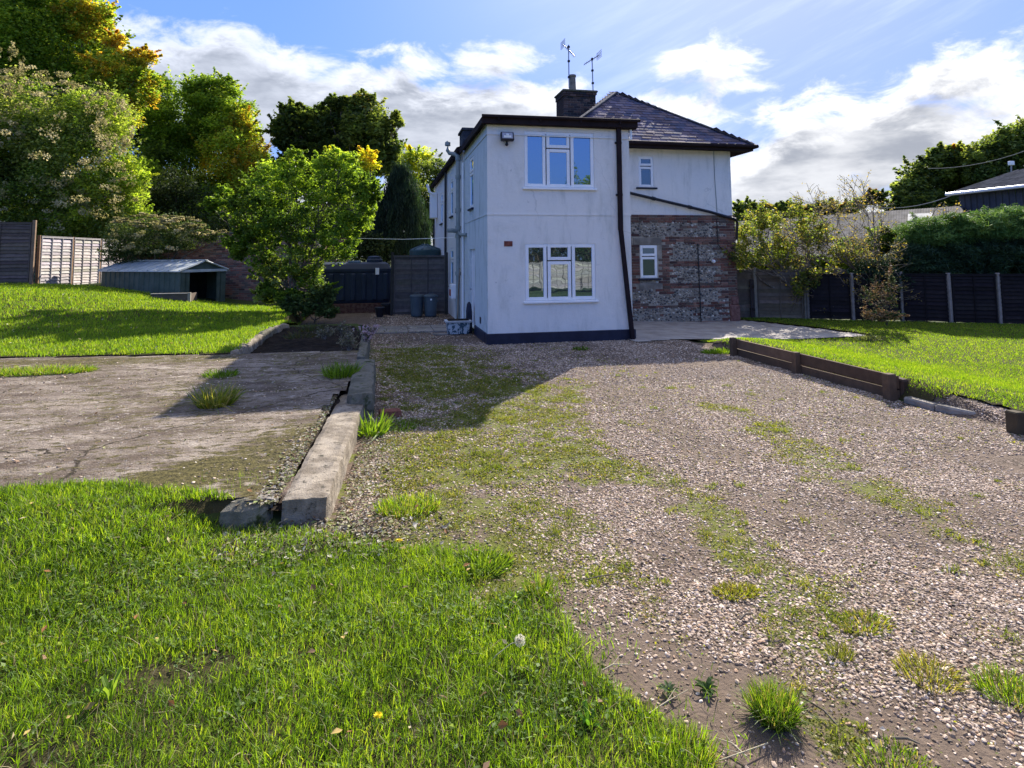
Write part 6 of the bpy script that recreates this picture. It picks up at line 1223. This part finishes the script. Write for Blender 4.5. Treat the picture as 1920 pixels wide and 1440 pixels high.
# plants in the bed
def dry_plant(px, py, h, label, n_=9, z=.3, pal=None, flowers=None):
    p = gz(px, py, z); p[2] = z-.05; o = thing('bed_plant', label, 'plant', tuple(p)); t = MB(); tips = []
    for k in range(n_): grow(t, tips, p, (random.uniform(-1, 1)*.7, random.uniform(-1, 1)*.5, 1), h*.5, .006, 2, 4, .5, .1, .0035)
    t.build('stems', M_twig, o); P = np.array([a[0][random.randrange(5)]+rng.normal(0, .02, 3) for a in tips for _ in range(5)]); pal = np.array(pal or [(.2, .19, .12), (.12, .13, .06), (.26, .24, .17)])
    scatter('leaves', [LEAF2], P, .035*rng.uniform(.5, 1.3, len(P)), rotmats(len(P)), pal[rng.integers(0, len(pal), len(P))], M_dry, o)
    if flowers:
        P = np.array([a[0][-1] for a in tips])[:60]; scatter('flowers', [FLUF, LEAF2], np.repeat(P, 4, 0)+rng.normal(0, .012, (len(P)*4, 3)), np.full(len(P)*4, .04), rotmats(len(P)*4), np.tile([flowers], (len(P)*4, 1)), M_fluff, o)
dry_plant(655, 655, .32, 'grey dry lavender-like plant leaning in the dark planting bed'); dry_plant(610, 632, .25, 'low dried plant at the back of the planting bed'); dry_plant(640, 628, .28, 'wiry pale plant behind the dry grey plant in the bed')
dry_plant(684, 640, .34, 'plant with pinkish white flowers on the right wall of the bed', 6, .34, [(.08, .1, .05), (.12, .13, .07)], (.55, .42, .5))
for a, b_, h in ((585, 612, .2), (560, 625, .15)): tuft(a, b_+8, .25, h, 160, 'dark dead growth in the left back corner of the bed' if a == 585 else 'dull grass growing over the left bed wall', [(.08, .07, .04), (.05, .07, .03)], 1., .012, z=.3)
# off camera, seen mirrored in the windows
fence('timber_fence', 'sunlit lap fence behind the camera, mirrored in the lower windows', [(3, -7.5), (4.9, -7.6), (6.8, -7.8), (8.7, -8), (10.6, -8.2), (12.5, -8.4), (14.4, -8.6)], lambda x, y: 0, 1.45, (.42, .33, .25), 1.55, face=-1, nb=4)
tree('mirrored_tree', 'tree behind the camera, mirrored in the upper windows', 'tree', (15.5, -21, 0), [(np.array((15.8, -21, 5.2)), np.array((2.6, 2.4, 3.)), GR+OLV, 2.), (np.array((17.5, -21.5, 7.2)), np.array((2, 1.8, 1.8)), OLV+GR, 1.), (np.array((14.2, -20.5, 4)), np.array((1.6, 1.6, 1.8)), GR+OLV, 1.)], 3500, [LEAF], .16, .2)
tree('mirrored_hedge', 'dark hedge behind the camera fence, mirrored in the lower windows', 'hedge', (9, -11, 0), [(np.array((x_, -11.5, 1.9)), np.array((1.8, .9, 1.7)), DKG+BRN[:1], 1.) for x_ in (4, 6.5, 9, 11.5, 14)], 3000, [LEAF], .13, .06)

def f7(n_): return rng.uniform(-2.9, 1., n_), rng.uniform(1.9, 4.8, n_)
litter('fallen_leaves', 170, f7, 'a few brown and yellow leaves caught in the front grass', [(.3, .14, .05), (.42, .3, .1), (.2, .12, .07), (.5, .42, .25)], .032, zf=lambda x, y: H(x, y)+.035)
def f8(n_): return rng.uniform(-12, -2.4, n_), rng.uniform(10.8, 20, n_)
litter('fallen_leaves', 260, f8, 'fallen leaves dotted over the left lawn', [(.4, .3, .12), (.5, .46, .3), (.25, .15, .07)], .045, zf=lambda x, y: H(x, y)+.05)

# thin scatter of blades past the lawn edge, small weeds in the gravel, grit on the slab
def edge(n_, d0_, poly_, x0_, x1_, y0_, y1_, h_, w_, lb):
    x = rng.uniform(x0_, x1_, n_); y = rng.uniform(y0_, y1_, n_); pl_ = list(poly_); d = dline(x, y, pl_); k = ~inpoly(x, y, poly_) & (rng.random(n_) < np.exp(-d/d0_)*sst(fbm(x, y, 5, 3), .35, .6)) & ~((x < 0) & (y > 4.35)); x, y = x[k], y[k]
    grass('lawn_grass', x, y, h_, w_, GP[:4], BLN, .7, .0, lb)
edge(60000, .09, LAWN_FRONT[1:13], -.9, 1.9, 1.75, 4.7, .04, .004, 'thin stray blades of grass creeping from the front lawn on to the gravel')
cx_ = rng.uniform(-.0, 6, 1700); cy_ = rng.uniform(1.9, 10.5, 1700); pr_ = .03+moss(cx_, cy_)*.9; k = (rng.random(1700) < pr_) & ~inpoly(cx_, cy_, LAWN_FRONT) & ~inpoly(cx_, cy_, LAWN_RIGHT) & inDR(cx_, cy_); cx_, cy_ = cx_[k], cy_[k]
nn_ = 46; a = rng.integers(0, len(cx_), len(cx_)*nn_); sz_ = rng.uniform(.3, 1.3, len(cx_))[a]; X_ = cx_[a]+rng.normal(0, .028, len(a))*sz_; Y_ = cy_[a]+rng.normal(0, .028, len(a))*sz_
grass('small_weeds', X_, Y_, .028*sz_+.008, .0045, [(.08, .12, .02), (.14, .19, .03), (.2, .22, .05), (.26, .24, .09)], BLN, .8, .0, 'tiny weeds and seedlings dotted through the gravel')
x = rng.uniform(-8, -.6, 9000); y = rng.uniform(4.9, 10.3, 9000); k = rng.random(9000) < .15+.85*sst(fbm(x, y, 1.4, 4), .5, .65)*np.exp(-np.abs(x+.8)/2.5); x, y = x[k], y[k]; r_ = .006*np.exp(rng.normal(0, .45, len(x)))
tag(scatter('grit', stones, np.stack([x, y, H(x, y)+.006], 1), np.stack([r_*1.2, r_, r_*.5], 1), rotmats(len(x), np.abs(rng.normal(0, .3, len(x)))), stonecol(len(x)), M_stone), 'grit and crumbs lying on the concrete slab', 'grit', None, 'stuff')
